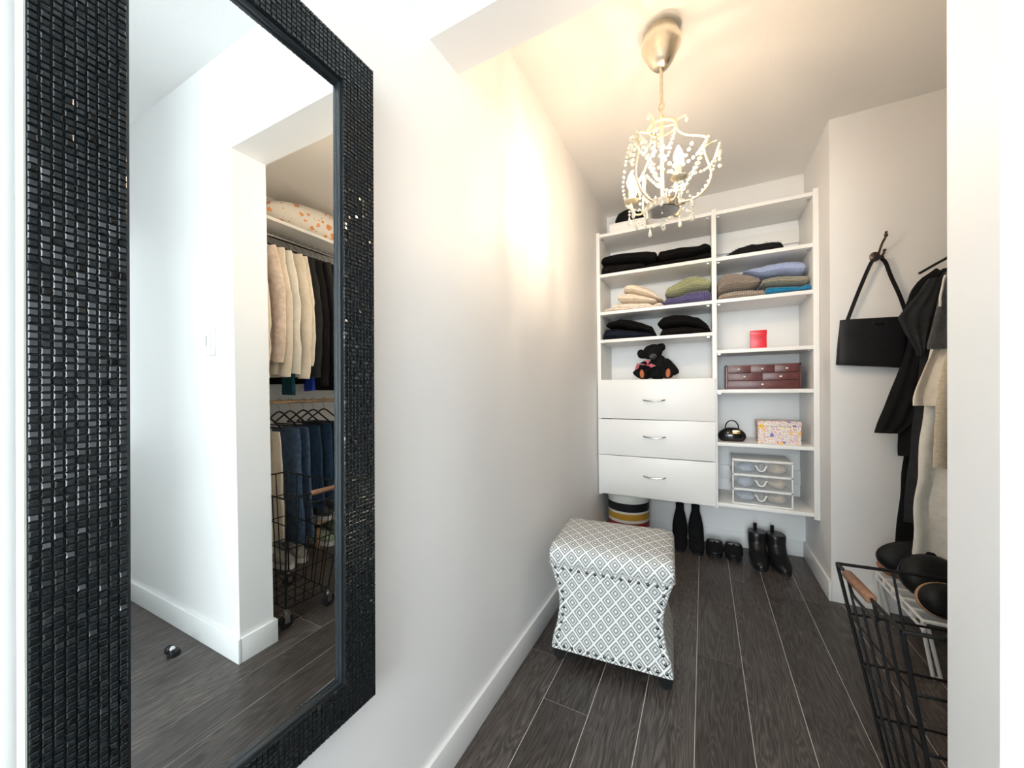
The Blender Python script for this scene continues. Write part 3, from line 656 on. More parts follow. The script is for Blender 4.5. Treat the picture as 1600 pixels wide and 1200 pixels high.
for px, lab, rt in ((1190, 'left black leather chelsea boot with a pull tab', .04), (1219, 'right black leather chelsea boot near the corner', .16)):
    p = at(px, 880, 2.60); b_ = boot('chelsea_boot', lab, 'boot', p.x-.012, 2.79, .24, chel, BLACKLEATHER, rt, 'leather chelsea boots')
    obj('pull_tab', MB().box(-.010, .010, -.004, .004, .165, .205, .002), BLACKCLOTH, b_, local=True)
    obj('elastic_panel', MB().box(-.0455, -.041, -.085, -.045, .10, .165, .002).box(.041, .0455, -.085, -.045, .10, .165, .002), BLACKCLOTH, b_, local=True)
mule = WIDE([(.022, .0, .235, .037), (.034, -.002, .238, .040), (.036, .10, .236, .041), (.055, .105, .205, .040), (.075, .11, .165, .036), (.082, .12, .145, .030)], 1.28)
for px, lab, rt in ((1117, 'left black backless loafer with a silver chain', .0), (1149, 'right black backless loafer with a silver chain', -.03)):
    p = at(px, 865, 2.62); b_ = boot('backless_loafer', lab, 'shoe', p.x, 2.855, .235, mule, BLACKLEATHER, rt, 'backless loafers')
    obj('insole', MB().prism([(.045*math.cos(a), -(.06+.058*math.sin(a))) for a in [2*PI*j/20 for j in range(20)]], .034, .040, 'z'), BLACKLEATHER, b_, local=True)
    mb = MB()
    for i in range(9):
        u = (i-4)/4.; c = Vector((u*.048, -.150-.012*(1-u*u), .086-.030*u*u))
        pts = [c+Vector((.0065*math.cos(a), .0 if i % 2 else .0035*math.sin(a), .0035*math.sin(a) if i % 2 else 0.)) for a in [2*PI*j/10 for j in range(10)]]
        mb.tube(pts, .0013, 5, closed=True)
    obj('chain', mb, CHROME, b_, local=True)['label'] = 'silver chain'

# ---------------------------------------------------------------- the ottoman
MO = Matrix.Translation((-.338, 1.558, 0)) @ Matrix.Rotation(R(4.2), 4, 'Z')
t = thing('storage_ottoman', 'grey and white diamond patterned storage ottoman with a studded front', 'ottoman', M=MO)
def set_uv(o, f):
    me = o.data; uv = me.uv_layers.new(name='UVMap')
    for poly in me.polygons:
        n = poly.normal
        for li in poly.loop_indices:
            uv.data[li].uv = f(me.vertices[me.loops[li].vertex_index].co, n)
hwid = [(.050, .226), (.09, .220), (.15, .203), (.22, .192), (.28, .196), (.34, .213), (.392, .229)]
D0 = .178; rings = []
def rrect(hx, hy, r, z, k=5):
    pts = []
    for cx, cy, a0 in ((hx-r, hy-r, 0), (-hx+r, hy-r, PI/2), (-hx+r, -hy+r, PI), (hx-r, -hy+r, 3*PI/2)):
        for i in range(k+1): a = a0+PI/2*i/k; pts.append((cx+r*math.cos(a), cy+r*math.sin(a), z))
    return pts
for z in np.linspace(.050, .392, 22):
    hw = interp(hwid, z); rings.append(rrect(hw, D0-.18*(.229-hw), .010, z))
bd = obj('body', MB().loft(rings), DIAMOND, t, local=True)
set_uv(bd, lambda c, n: (c.y, c.z) if abs(n.x) > .75 else (c.x, c.z))
rings = []
for z, dx, dy in ((.390, -.001, -.001), (.394, .002, .002), (.42, .004, .003), (.440, .003, .000), (.454, -.002, -.010), (.463, -.014, -.028), (.470, -.04, -.06), (.476, -.085, -.10), (.479, -.14, -.14)):
    rings.append(rrect(.229+dx, D0+dy, .022, z))
ld = obj('lid', MB().loft(rings), DIAMOND, t, local=True)
set_uv(ld, lambda c, n: ((c.y, c.z) if (abs(n.x) > .75) else (c.x, c.z+c.y)))
pl = MB()
for s_ in (rrect(.231, D0+.003, .012, .3915),): pl.tube(s_, .0028, 6, closed=True)
obj('piping', pl, cloth('grey_piping', (.42, .43, .42)), t, local=True)
for sx in (-1, 1):
    for sy in (-1, 1):
        obj('foot', MB().lathe([(.020, 0), (.026, .050)], (sx*.198, sy*.150, 0), 4).xf(Matrix.Identity(4)), plain('dark_stained_foot', (.02, .022, .024), .35), t, smooth=False, local=True)
NAIL = plain('pewter_stud', (.10, .095, .09), .25, .95); nl0 = None; spots = []
for i in range(14): spots.append((-.205+.410*i/13, .375)); spots.append((-.203+.406*i/13, .066))
for i in range(1, 10):
    z = .375+(.066-.375)*i/10
    for s_ in (-1, 1): spots.append((s_*(interp(hwid, z)-.019), z))
for x_, z in spots:
    y_ = -(D0-.18*(.229-interp(hwid, z))); M_ = Matrix.Translation((x_, y_, z))
    if nl0 is None:
        nl0 = obj('stud', MB().loft([[(.0062*math.cos(a)*k, -d, .0062*math.sin(a)*k) for a in [2*PI*j/10 for j in range(10)]] for k, d in ((1, 0), (.95, .0022), (.6, .004), (.15, .0046))]), NAIL, t, local=True); nl0.matrix_local = M_
    else: instance('stud', nl0, M_, t)

# ---------------------------------------------------------------- chandelier
CH = (-.130, 1.477)
t = thing('chandelier', 'small cream chandelier with crystal bead swags and three lit candle bulbs', 'chandelier', (*CH, HC))
obj('ceiling_canopy', MB().lathe([(.052, HC-.001), (.062, 2.375), (.069, 2.355), (.070, 2.343), (.066, 2.330), (.040, 2.283), (.026, 2.266), (.010, 2.262)], (*CH, 0), 36), GOLDMETAL, t)['label'] = 'brushed champagne metal canopy'
obj('stem', MB().tube([(*CH, 2.27), (*CH, 2.135)], .0062, 12), GOLDMETAL, t)
def link_(z, ax, h=.016, w_=.0085):
    P = [(CH[0]+(w_*math.cos(a) if ax else 0), CH[1]+(0 if ax else w_*math.cos(a)), z+h*math.sin(a)) for a in [2*PI*j/16 for j in range(16)]]
    obj('chain_link', MB().tube(P, .0028, 6, closed=True), CREAMMETAL, t)
link_(2.122, 1); link_(2.098, 0); link_(2.078, 1)
obj('top_ring', MB().tube([(CH[0]+.047*math.cos(a), CH[1]+.047*math.sin(a), 2.045) for a in [2*PI*j/28 for j in range(28)]], .0048, 6, closed=True, flat=.7)
    .tube([(CH[0]+.047*math.cos(R(3)), CH[1]+.047*math.sin(R(3)), 2.045), (*CH, 2.05), (CH[0]+.047*math.cos(R(183)), CH[1]+.047*math.sin(R(183)), 2.045)], .0035, 6), CREAMMETAL, t)
obj('centre_rod', MB().tube([(*CH, 2.062), (*CH, 1.765)], .0058, 10), CREAMMETAL, t)
obj('bottom_plate', MB().lathe([(.050, 1.768), (.057, 1.766), (.058, 1.738), (.055, 1.735)], (*CH, 0), 36), CHROME, t)['label'] = 'round brushed metal bottom plate'
obj('finial', MB().sphere((*CH, 1.732), .006, 10, 6).tube([(*CH, 1.732), (*CH, 1.715)], .0015, 6), CHROME, t)
def pol(r, a, z): return (CH[0]+r*math.cos(R(a)), CH[1]+r*math.sin(R(a)), z)
rpx = [(1057, 197), (1059, 204), (1066, 209), (1075, 211.5), (1092, 212), (1102, 213.5), (1106.5, 219), (1104.5, 225), (1100, 231), (1104.5, 248), (1110, 262), (1111.5, 274), (1107, 288), (1094, 304), (1078, 313), (1058, 318)]
prof = []
for px, py in rpx:
    v = at(px, py, 1.485); prof.append((v.x-CH[0], v.z))
RA = [3, 123, -117]
for a in RA:
    obj('cage_rib', MB().tube(smoothpath([pol(r, a, z) for r, z in prof], 4), .0036, 7), CREAMMETAL, t)
    sc = [at(px, py, 1.485) for px, py in ((1057, 197), (1056.5, 191), (1060, 186.5), (1067, 183), (1072, 181))]
    obj('scroll', MB().tube(smoothpath([pol(v.x-CH[0], a, v.z) for v in sc], 4), [.0036]*8+[.0032]*9, 6), CREAMMETAL, t)
    ho = [at(px, py, 1.485) for px, py in ((1100, 231), (1106, 226), (1113, 222), (1120, 219))]
    obj('hook', MB().tube(smoothpath([pol(v.x-CH[0], a, v.z) for v in ho], 3), .0026, 6), CREAMMETAL, t)
def drop(p, s=1.):
    x_, y_, z_ = p
    o = obj('crystal_drop', MB().lathe([(.0005, 0), (.0022, -.006*s), (.0062*s, -.022*s), (.0072*s, -.028*s), (.005*s, -.035*s), (.0005, -.038*s)], p, 8), CRYSTAL, t, smooth=False)
bead_src = MB().lathe([(.0012, -.0062), (.0052, -.0035), (.0066, 0), (.0052, .0035), (.0012, .0062)], (0, 0, 0), 7)
def strand(P, dz=.0, step=.0125, s=1.):
    P = smoothpath(P, 8); mb = MB(); acc = 0; last = P[0]
    for p in P:
        acc += (p-last).length; last = p
        if acc >= step*s:
            acc = 0; mb.add([(q[0]*s+p.x, q[1]*s+p.y, q[2]*s+p.z) for q in bead_src.v], bead_src.f)
    if mb.v:
        o = obj('bead_strand', mb, CRYSTAL, t, smooth=False); o['kind'] = 'stuff'
BA = [-177, -57, 63]
for i, a in enumerate(RA):
    b = RA[(i+1) % 3]; b = b if b > a else b+360; m = (a+b)/2
    sh, lo = (.152, 1.962), (.186, 1.938)
    strand([pol(.152, a, 1.968), pol(.120, a+25, 1.885), pol(.095, m, 1.848), pol(.120, b-25, 1.885), pol(.152, b, 1.968)])
    strand([pol(.150, a, 1.965), pol(.105, a+12, 1.87), pol(.07, a+25, 1.805), pol(.035, a+40, 1.785)])
    strand([pol(.186, a, 1.935), pol(.170, a+14, 1.86), pol(.150, a+30, 1.815), pol(.13, m, 1.80), pol(.150, b-30, 1.815), pol(.17, b-14, 1.86), pol(.186, b, 1.935)], s=.85)
    strand([pol(.186, a, 1.94), pol(.186, a, 1.85)], s=1.05); drop(pol(.186, a, 1.935), 1.1)
    strand([pol(.047, a, 2.035), pol(.03, a+60, 1.95), pol(.047, a+120, 2.035)], s=.8)
    strand([pol(.105, a, 1.972), pol(.07, a-10, 1.90), pol(.03, a-20, 1.87)], s=1.1)
    drop(pol(.083, a, 2.075), .9)
for i, a in enumerate(BA):
    arm = [pol(.055, a, 1.750), pol(.080, a, 1.742), pol(.100, a, 1.748), pol(.110, a, 1.768), pol(.110, a, 1.795)]
    obj('arm', MB().tube(smoothpath(arm, 5), .0042, 8), CREAMMETAL, t)
    obj('drip_pan', MB().lathe([(.006, 1.790), (.020, 1.794), (.026, 1.800), (.024, 1.802), (.006, 1.797)], (*pol(.110, a, 0)[:2], 0), 20), CREAMMETAL, t)
    cs = obj('candle_sleeve', MB().lathe([(.0108, 1.797), (.0108, 1.842), (.007, 1.844)], (*pol(.110, a, 0)[:2], 0), 16), plain('ivory_sleeve', (.80, .66, .44), .5), t)
    obj('bulb', MB().lathe([(.006, 1.843), (.010, 1.850), (.0155, 1.866), (.0150, 1.876), (.0095, 1.892), (.004, 1.904), (.001, 1.908)], (*pol(.110, a, 0)[:2], 0), 14), BULB, cs)
    nb = BA[(i+1) % 3]; nb = nb if nb > a else nb+360
    strand([pol(.112, a, 1.79), pol(.11, a+25, 1.745), pol(.10, (a+nb)/2, 1.722), pol(.11, nb-25, 1.745), pol(.112, nb, 1.79)], s=.8)
    strand([pol(.115, a, 1.79), pol(.118, a, 1.745)], s=.8); drop(pol(.118, a, 1.745)); drop(pol(.10, (a+nb)/2, 1.72)); drop(pol(.112, a+30, 1.745)); drop(pol(.112, a-30, 1.745))
    for k in range(3): drop(pol(.027, a-30+30*k, 1.795), .6)
drop((*CH, 1.717), 1.1)

# ---------------------------------------------------------------- hook and handbag on the side wall
hk = at(1370, 402, YC)
t = thing('coat_hook', 'dark bronze wall hook with one long prong above the black handbag', 'hook', (hk.x, YC, hk.z))
obj('rosette', MB().loft([[(hk.x-.008+r*math.cos(a), YC-d, hk.z+.003+r*1.15*math.sin(a)) for a in [2*PI*j/20 for j in range(20)]] for r, d in ((.020, 0), (.020, .004), (.014, .008), (.004, .010))]), BRONZE, t)
tp = at(1375, 365, YC-.07)
obj('upper_prong', MB().tube(smoothpath([(hk.x-.004, YC-.008, hk.z), (hk.x-.002, YC-.028, hk.z+.012), (hk.x+.003, YC-.045, hk.z+.045), (hk.x+.010, YC-.062, hk.z+.070)], 5), .0048, 8).sphere((hk.x+.011, YC-.066, hk.z+.079), (.0075, .0075, .010), 12, 8).sphere((hk.x+.011, YC-.068, hk.z+.092), (.006, .006, .005), 10, 6), BRONZE, t)
obj('lower_prong', MB().tube(smoothpath([(hk.x-.002, YC-.008, hk.z), (hk.x+.002, YC-.03, hk.z-.012), (hk.x+.006, YC-.046, hk.z-.004), (hk.x+.010, YC-.05, hk.z+.010)], 5), .0048, 8).sphere((hk.x+.011, YC-.051, hk.z+.016), (.007, .007, .006), 12, 8), BRONZE, t)
YBAG = YC-.030
def bz(a, b): return at(1280+a/4.286, 340+b/4.286, YBAG)
TLc, BLc, TRc, BRc = bz(138, 688), bz(112, 985), bz(600, 660), bz(580, 1005)
t = thing('shoulder_bag', 'black nylon shoulder bag with a triangular badge hanging from the hook', 'bag', (hk.x, YBAG, BLc.z))
nx, ny = 16, 6; rings = []
for i in range(13):
    u = i/12; L_, R_ = BLc.lerp(TLc, u), BRc.lerp(TRc, u); th_ = .026*(1-.55*u)*(1 if u > .04 else .75); ring = []
    cx, hx = (L_.x+R_.x)/2, (R_.x-L_.x)/2
    for j in range(36):
        a = 2*PI*j/36; c, s_ = math.cos(a), math.sin(a); e = 5.
        k = (abs(c)**e+abs(s_)**e)**(-1/e); q = c*k
        ring.append((cx+hx*q, YBAG+th_*s_*k, L_.z+(R_.z-L_.z)*(q+1)/2))
    rings.append(ring)
obj('bag_body', MB().loft(rings).jitter(.002, 14, 5), BLACKSATIN, t)
def strap(P, w_, y0, y1):
    n = len(P); mb = MB(); rr = []
    for i, p in enumerate(P):
        d = (P[min(i+1, n-1)]-P[max(i-1, 0)]); s_ = Vector((-d.z, 0, d.x)).normalized()*w_/2
        y_ = y0+(y1-y0)*i/(n-1); rr.append([(p.x-s_.x, y_-.0015, p.z-s_.z), (p.x+s_.x, y_-.0015, p.z+s_.z), (p.x+s_.x, y_+.0015, p.z+s_.z), (p.x-s_.x, y_+.0015, p.z-s_.z)])
    return mb.loft(rr)
hp = Vector((hk.x+.003, 0, hk.z-.012))
Pl = smoothpath([bz(188, 690), bz(260, 500), bz(335, 322), bz(362, 286), hp], 5); Pr = smoothpath([hp, bz(415, 283), bz(440, 308), bz(476, 395), bz(540, 530), bz(590, 665)], 5)
obj('strap', strap([Vector((p.x, 0, p.z)) for p in Pl], .015, YBAG, YC-.046), BLACKSATIN, t)
obj('strap', strap([Vector((p.x, 0, p.z)) for p in Pr], .015, YC-.046, YBAG), BLACKSATIN, t)
b0, b1, b2 = bz(346, 705), bz(448, 705), bz(400, 740)
obj('badge', MB().prism([(b0.x, b0.z), (b1.x, b1.z), (b2.x+.002, b2.z), (b2.x-.002, b2.z)], YBAG-.0155, YBAG-.012), plain('badge_enamel', (.02, .02, .025), .15, .3), t, smooth=False)['label'] = 'small inverted triangle badge'
mb = MB()
for q in ((356, 709), (440, 709), (400, 733)):
    v = bz(*q); mb.sphere((v.x, YBAG-.0157, v.z), (.0016, .001, .0016), 8, 5)
obj('badge_rivet', mb, CHROME, t)

# ---------------------------------------------------------------- clothes
def garment(rows, yc, thick, mat, name, parent=None, folds=9, amp=.006, seed=0, ny=48, expo=2.4, hem=.0):
    """rows: (z, left x, right x) from the shoulders down"""
    zs_ = [r[0] for r in rows]; rings = []; n = 34
    for i in range(n+1):
        z = zs_[0]+(zs_[-1]-zs_[0])*i/n
        xl = float(np.interp(-z, [-q for q in zs_], [r[1] for r in rows])); xr = float(np.interp(-z, [-q for q in zs_], [r[2] for r in rows]))
        cx, hx = (xl+xr)/2, (xr-xl)/2; g = min(1, .25+i/n*1.6); ring = []
        for j in range(ny):
            a = 2*PI*j/ny; c, s_ = math.cos(a), math.sin(a); k = (abs(c)**expo+abs(s_)**expo)**(-1/expo)
            w_ = amp*g*math.sin(folds*c*k*1.6+seed+.6*math.sin(z*7+seed))
            ring.append((cx+hx*c*k+.25*amp*math.sin(z*23+seed), yc+thick/2*s_*k*(.6+.4*g)+w_, z-hem*abs(math.sin(folds*c+seed))*(i/n)**6))
        rings.append(ring)
    mb = MB().loft(rings).jitter(amp*.5, 9, seed)
    return obj(name, mb, mat, parent)
def hanger(parent, cx, y, zrod, half, mat, hook=True, bar=False, drop_=.11):
    P = [(cx-half, y, zrod-drop_-.075), (cx-half*.5, y, zrod-drop_-.028), (cx, y, zrod-drop_+.01), (cx+half*.5, y, zrod-drop_-.028), (cx+half, y, zrod-drop_-.075)]
    mb = MB().tube(smoothpath(P, 4), .0055, 7)
    if bar: mb.tube([(cx-half, y, zrod-drop_-.075), (cx+half, y, zrod-drop_-.075)], .0045, 7)
    obj('hanger', mb, mat, parent)
    hkp = [(cx, y, zrod-drop_+.01), (cx, y, zrod-.035), (cx+.022, y, zrod-.012), (cx+.02, y, zrod+.012), (cx, y, zrod+.0215), (cx-.018, y, zrod+.012), (cx-.022, y, zrod-.002)]
    obj('hanger_hook', MB().tube(smoothpath(hkp, 4), .0017, 6), CHROME, parent)
# garments hanging on a second wall hook, at the jamb
HX2, HZ2 = 1.00, 1.715
t = thing('coat_hook', 'bronze wall hook behind the clothes by the doorway', 'hook', (HX2, YC, HZ2))
obj('rosette', MB().loft([[(HX2+r*math.cos(a), YC-d, HZ2+r*math.sin(a)) for a in [2*PI*j/20 for j in range(20)]] for r, d in ((.020, 0), (.018, .006), (.006, .010))]), BRONZE, t)
obj('prong', MB().tube(smoothpath([(HX2, YC-.006, HZ2), (HX2, YC-.12, HZ2-.004), (HX2, YC-.25, HZ2), (HX2, YC-.262, HZ2+.03)], 5), .005, 8), BRONZE, t)
def gx(px, py, Y):
    v = at(px, py, Y); return v.x, v.z
def left_rows(P, Y, cx, rmax=1.335):
    out = []
    for px, py in P:
        x_, z_ = gx(px, py, Y); out.append((z_, x_, min(2*cx-x_, rmax)))
    return out
def hung(name, label, cat, Y, P, mat, flaps=(), group='clothes on the wall hook', seed=0., thick=.03, folds=9, amp=.005, parts=(), hg=False):
    t = thing(name, label, cat, (HX2, Y, HZ2), group=group)
    garment(left_rows(P, Y, HX2), Y, thick, mat, 'body', t, folds, amp, seed)
    if hg: hanger(t, HX2, Y, HZ2, .15, BLACKPLASTIC, drop_=.068)
    for Q, yo in flaps:
        rows = []
        for py, l_, r_ in Q:
            a, b = at(l_, py, Y+yo), at(r_, py, Y+yo); rows.append((a.z, a.x, b.x))
        garment(rows, Y+yo, thick, mat, 'sleeve', t, 5, .004, seed+2)
    for nm, P2, w0, w1, m2, yo in parts:
        Q = [gx(px, py, Y) for px, py in P2]; n = len(Q)
        path = smoothpath([(x_, Y+yo, z_) for x_, z_ in Q], 4); rr = list(np.linspace(w0, w1, len(path)))
        mb = MB().tube(path, rr, 16, flat=1.)
        mb.v = [(x_, Y+yo+(y_-Y-yo)*.45, z_) for x_, y_, z_ in mb.v]; obj(nm, mb.jitter(.004, 20, seed), m2, t)
    return t
hung('long_dress', 'long black dress, rearmost on the hook and longest at left', 'dress', 2.325, [(1466, 432), (1444, 470), (1428, 560), (1420, 640), (1408, 740), (1400, 820), (1396, 874), (1397, 880)], BLACKCLOTH, seed=1.)
hung('sweatshirt', 'black sweatshirt with a wide sleeve, in front of the long black dress', 'sweatshirt', 2.285, [(1472, 420), (1452, 436), (1434, 465), (1424, 520), (1412, 600), (1405, 650), (1402, 700), (1403, 712)], BLACKCLOTH, seed=2.,
     flaps=[([(440, 1441, 1472), (500, 1424, 1462), (560, 1413, 1452), (620, 1388, 1442), (660, 1372, 1428), (676, 1367, 1408)], -.004)], parts=[('hood', [(1466, 425), (1440, 445), (1428, 470), (1420, 500)], .02, .026, BLACKCLOTH, -.012)], hg=True)
hung('cardigan', 'long charcoal cardigan with a short flared sleeve', 'cardigan', 2.240, [(1474, 425), (1458, 445), (1446, 490), (1438, 560), (1430, 640), (1418, 740), (1413, 790), (1412, 815)], CHARCOAL, seed=3.,
     flaps=[([(436, 1450, 1474), (460, 1432, 1468), (480, 1415, 1462), (497, 1402, 1458), (520, 1413, 1452), (545, 1428, 1444), (556, 1433, 1440)], -.018)])
hung('linen_dress', 'ecru linen dress with a frayed hem under the grey top', 'dress', 2.190, [(1480, 480), (1464, 520), (1452, 545), (1446, 600), (1438, 680), (1431, 760), (1424, 840), (1421, 884)], ECRU, seed=4., folds=8, amp=.012)
hung('blouse', 'short cream blouse with a flared hem between grey top and linen dress', 'blouse', 2.145, [(1482, 470), (1468, 500), (1452, 548), (1436, 590), (1424, 622), (1423, 634)], CREAM, seed=5., folds=12, amp=.013)
hung('knit_top', 'short grey marl knit top, foremost on the hook', 'top', 2.112, [(1484, 414), (1474, 432), (1466, 460), (1456, 510), (1447, 540), (1447, 546)], GREYKNIT, seed=6.,
     parts=[('sleeve', [(1490, 560), (1478, 620), (1473, 680), (1471, 732)], .022, .020, BEIGERIB, .01), ('neck_band', [(1474, 432), (1468, 452), (1463, 480)], .004, .004, ECRU, -.02)])
# rods, shelf and hanging clothes along the right wall (seen in the mirror)
XRD = 1.10; ZU, ZD = 2.045, 1.010
t = thing('closet_shelf', 'long white shelf with bracket supports above the upper rod', 'shelf', (1.17, 1.6, 2.09))
obj('shelf_board', MB().box(.985, XW, YJ+.015, YC-.15, 2.092, 2.112, .001), MELA, t)
for y_ in (1.0, 2.1): obj('bracket', MB().box(1.0, XW, y_, y_+.012, 2.070, 2.092).box(XW-.012, XW, y_, y_+.012, 1.98, 2.092), MELA, t)
for z, lab in ((ZU, 'upper chrome rod crowded with hangers'), (ZD, 'lower chrome rod holding trousers')):
    t = thing('clothes_rod', lab+' along the far right wall', 'rod', (XRD, 1.6, z))
    obj('rod', MB().tube([(XRD, YJ+.02, z), (XRD, YC-.24, z)], .0125, 14), CHROME if z > 1.5 else WOOD, t)
    for y_ in (1.04, 2.06): obj('rod_bracket', MB().box(XRD-.01, XW, y_-.004, y_+.004, z-.03, z-.0125), CHROME, t)
top_cols = [CREAM, ECRU, CREAM, PINKCREAM, CREAM, ECRU, CREAM, CREAM, CHARCOAL, BLACKCLOTH, BLACKSATIN, BLACKCLOTH, CHARCOAL, BLACKCLOTH, BLACKCLOTH, BLACKSATIN]
kinds = ['cream', 'ecru', 'cream', 'blush', 'cream', 'ecru', 'cream', 'cream', 'charcoal', 'black', 'glossy black', 'black', 'charcoal', 'black', 'black', 'glossy black']
ordn = ['first', 'second', 'third', 'fourth', 'fifth', 'sixth', 'seventh', 'eighth', 'ninth', 'tenth', 'eleventh', 'twelfth', 'thirteenth', 'fourteenth', 'fifteenth', 'sixteenth']
for i, m in enumerate(top_cols):
    y_ = 1.03+i*.050; bot = 1.16+.13*random.random()-(.0 if i < 8 else .09); hw = .19+.03*random.random()
    t = thing('hanging_shirt' if i < 8 else 'hanging_jacket', '%s %s on the upper rod, %s from the doorway' % (kinds[i], 'shirt' if i < 8 else 'jacket', ordn[i]), 'shirt' if i < 8 else 'jacket', (XRD, y_, ZU), group='tops on the upper rod')
    hanger(t, XRD, y_, ZU, .19, BLACKPLASTIC, drop_=.07)
    z0 = ZU-.075
    garment([(z0, XRD-.05, XRD+.05), (z0-.03, XRD-.12, XRD+.12), (z0-.07, XRD-hw, XRD+hw), (z0-.14, XRD-hw-.006, XRD+hw), (z0-.40, XRD-hw-.016, XRD+hw+.01), (bot, XRD-hw-.024, XRD+hw+.01)], y_, .04, m, 'body', t, 7, .010, i*1.7)
    sl = [(XRD-hw+.015, y_-.006, z0-.07), (XRD-hw-.028, y_-.012, z0-.30), (XRD-hw-.042, y_-.014, z0-.52), (XRD-hw-.03, y_-.014, bot-.01)]
    mb = MB().tube(smoothpath(sl, 5), list(np.linspace(.045, .036, 16)), 12)
    mb.v = [(x_, y_-.008+(q-y_+.008)*.42, z) for x_, q, z in mb.v]; obj('sleeve', mb.jitter(.010, 12, i), m, t); t.rotation_euler.z = R(-20+random.uniform(-2.5, 2.5))
for i, (m, nm, lab, y_, hw, top, bot, xo) in enumerate([(CREAM, 'hanging_trousers', 'cream trousers on a black hanger, nearest the doorway on the lower rod', 1.24, .125, .82, .16, -.05), (CREAM, 'hanging_trousers', 'second cream trousers on the lower rod', 1.30, .12, .82, .20, -.05),
        (DENIM, 'hanging_jeans', 'mid blue jeans on the lower rod beside the cream trousers', 1.40, .14, .83, .15, -.06), (DENIM, 'hanging_jeans', 'second mid blue jeans on the lower rod', 1.47, .14, .83, .17, -.05), (DARKDENIM, 'hanging_jeans', 'dark blue jeans on the lower rod after the mid blue ones', 1.56, .14, .83, .32, -.03), (DARKDENIM, 'hanging_jeans', 'second dark blue jeans on the lower rod', 1.63, .15, .84, .36, -.03), (DARKDENIM, 'hanging_jeans', 'third dark blue jeans on the lower rod, farthest in', 1.71, .15, .84, .36, -.03)]):
    t = thing(nm, lab, 'trousers', (XRD, y_, ZD), group='trousers on the lower rod')
    hanger(t, XRD, y_, ZD, .18, BLACKPLASTIC, bar=True, drop_=.07)
    garment([(top+.02, XRD+xo-hw+.01, XRD+xo+hw), (top-.05, XRD+xo-hw, XRD+xo+hw), (.5, XRD+xo-hw-.01, XRD+xo+hw), (bot, XRD+xo-hw-.03, XRD+xo+hw)], y_, .045, m, 'trouser_legs', t, 5, .007, i*2.1)
tag(obj('hanging_scarf', MB().box(XRD-.18, XRD-.10, 1.50, 1.52, 1.08, 1.30, .004).jitter(.006, 14, 2), COBALT), 'cobalt blue cloth showing below the cream shirts', 'cloth')
tag(obj('hanging_scarf', MB().box(XRD-.18, XRD-.08, 1.37, 1.39, 1.055, 1.25, .004).jitter(.008, 14, 3), TEAL), 'teal cloth showing below the cream shirts', 'cloth')
# pillow on the closet shelf
rings = []
for i in range(17):
    u = i/16; y_ = 1.36+.70*u; k = math.sin(PI*min(.985, max(.015, u)))**.42; hx, hz = .155*k, .112*k
    rings.append([(1.165+hx*math.copysign(abs(math.cos(a))**.8, math.cos(a)), y_, 2.2245+hz*math.copysign(abs(math.sin(a))**.9, math.sin(a))) for a in [2*PI*j/28 for j in range(28)]])
tag(obj('pillow', MB().loft(rings).jitter(.006, 7, 9), PILLOWPRINT), 'white pillow printed with orange birds on the closet shelf', 'pillow')
# low wooden shoe shelf and sneakers below the trousers
t = thing('shoe_shelf', 'low wooden slatted shoe shelf under the dark jeans', 'shelf', (1.20, 1.73, 0))
for k in range(3): obj('slat', MB().box(1.045+k*.09, 1.115+k*.09, 1.60, 1.865, .165, .180, .002), WOOD, t)
for y_ in (1.61, 1.835): obj('leg', MB().box(1.05, 1.08, y_, y_+.02, 0, .165).box(1.27, 1.30, y_, y_+.02, 0, .165).box(1.05, 1.30, y_, y_+.02, .145, .165), WOOD, t)
SNK = [(.028, 0, .27, .044), (.05, -.003, .268, .046), (.07, -.003, .22, .043), (.09, 0, .16, .040), (.115, .004, .10, .037)]
GREYSNK = plain('grey_mesh', (.42, .40, .37), .6, var=.35, scale=70); GREENSNK = plain('sage_mesh', (.38, .45, .30), .7, var=.2, scale=70); DARKSNK = plain('dark_mesh', (.06, .07, .09), .6, var=.3, scale=60)
def sneaker(label, x_, y_, z_, mat, rot, grp):
    b_ = boot('sneaker', label, 'sneaker', x_, y_, .27, SNK, mat, rot, grp, z0=z_)
    for ch_ in b_.children:
        if ch_.name.startswith('sole'): ch_.data.materials[0] = WHITEPLASTIC; ch_['label'] = 'white rubber sole'
    mb = MB()
    for k in range(4): mb.tube([(-.022, -.115-k*.022, .098-k*.010), (0, -.115-k*.022, .104-k*.010), (.022, -.115-k*.022, .098-k*.010)], .003, 6)
    obj('laces', mb, WHITEPLASTIC, b_, local=True)
sneaker('grey sneaker below the cream trousers, nearer the doorway', 1.21, 1.375, 0, GREYSNK, R(-88), 'grey sneakers'); sneaker('grey sneaker below the mid blue jeans', 1.22, 1.485, 0, GREYSNK, R(-84), 'grey sneakers')
sneaker('sage green sneaker under the shoe shelf', 1.28, 1.70, 0, GREENSNK, R(-90), 'green sneakers'); sneaker('second sage green sneaker under the shoe shelf, farther in', 1.28, 1.82, 0, GREENSNK, R(-90), 'green sneakers')
sneaker('dark sneaker on top of the shoe shelf', 1.29, 1.69, .181, DARKSNK, R(-90), 'dark sneakers'); sneaker('second dark sneaker on top of the shoe shelf', 1.29, 1.81, .181, DARKSNK, R(-90), 'dark sneakers')

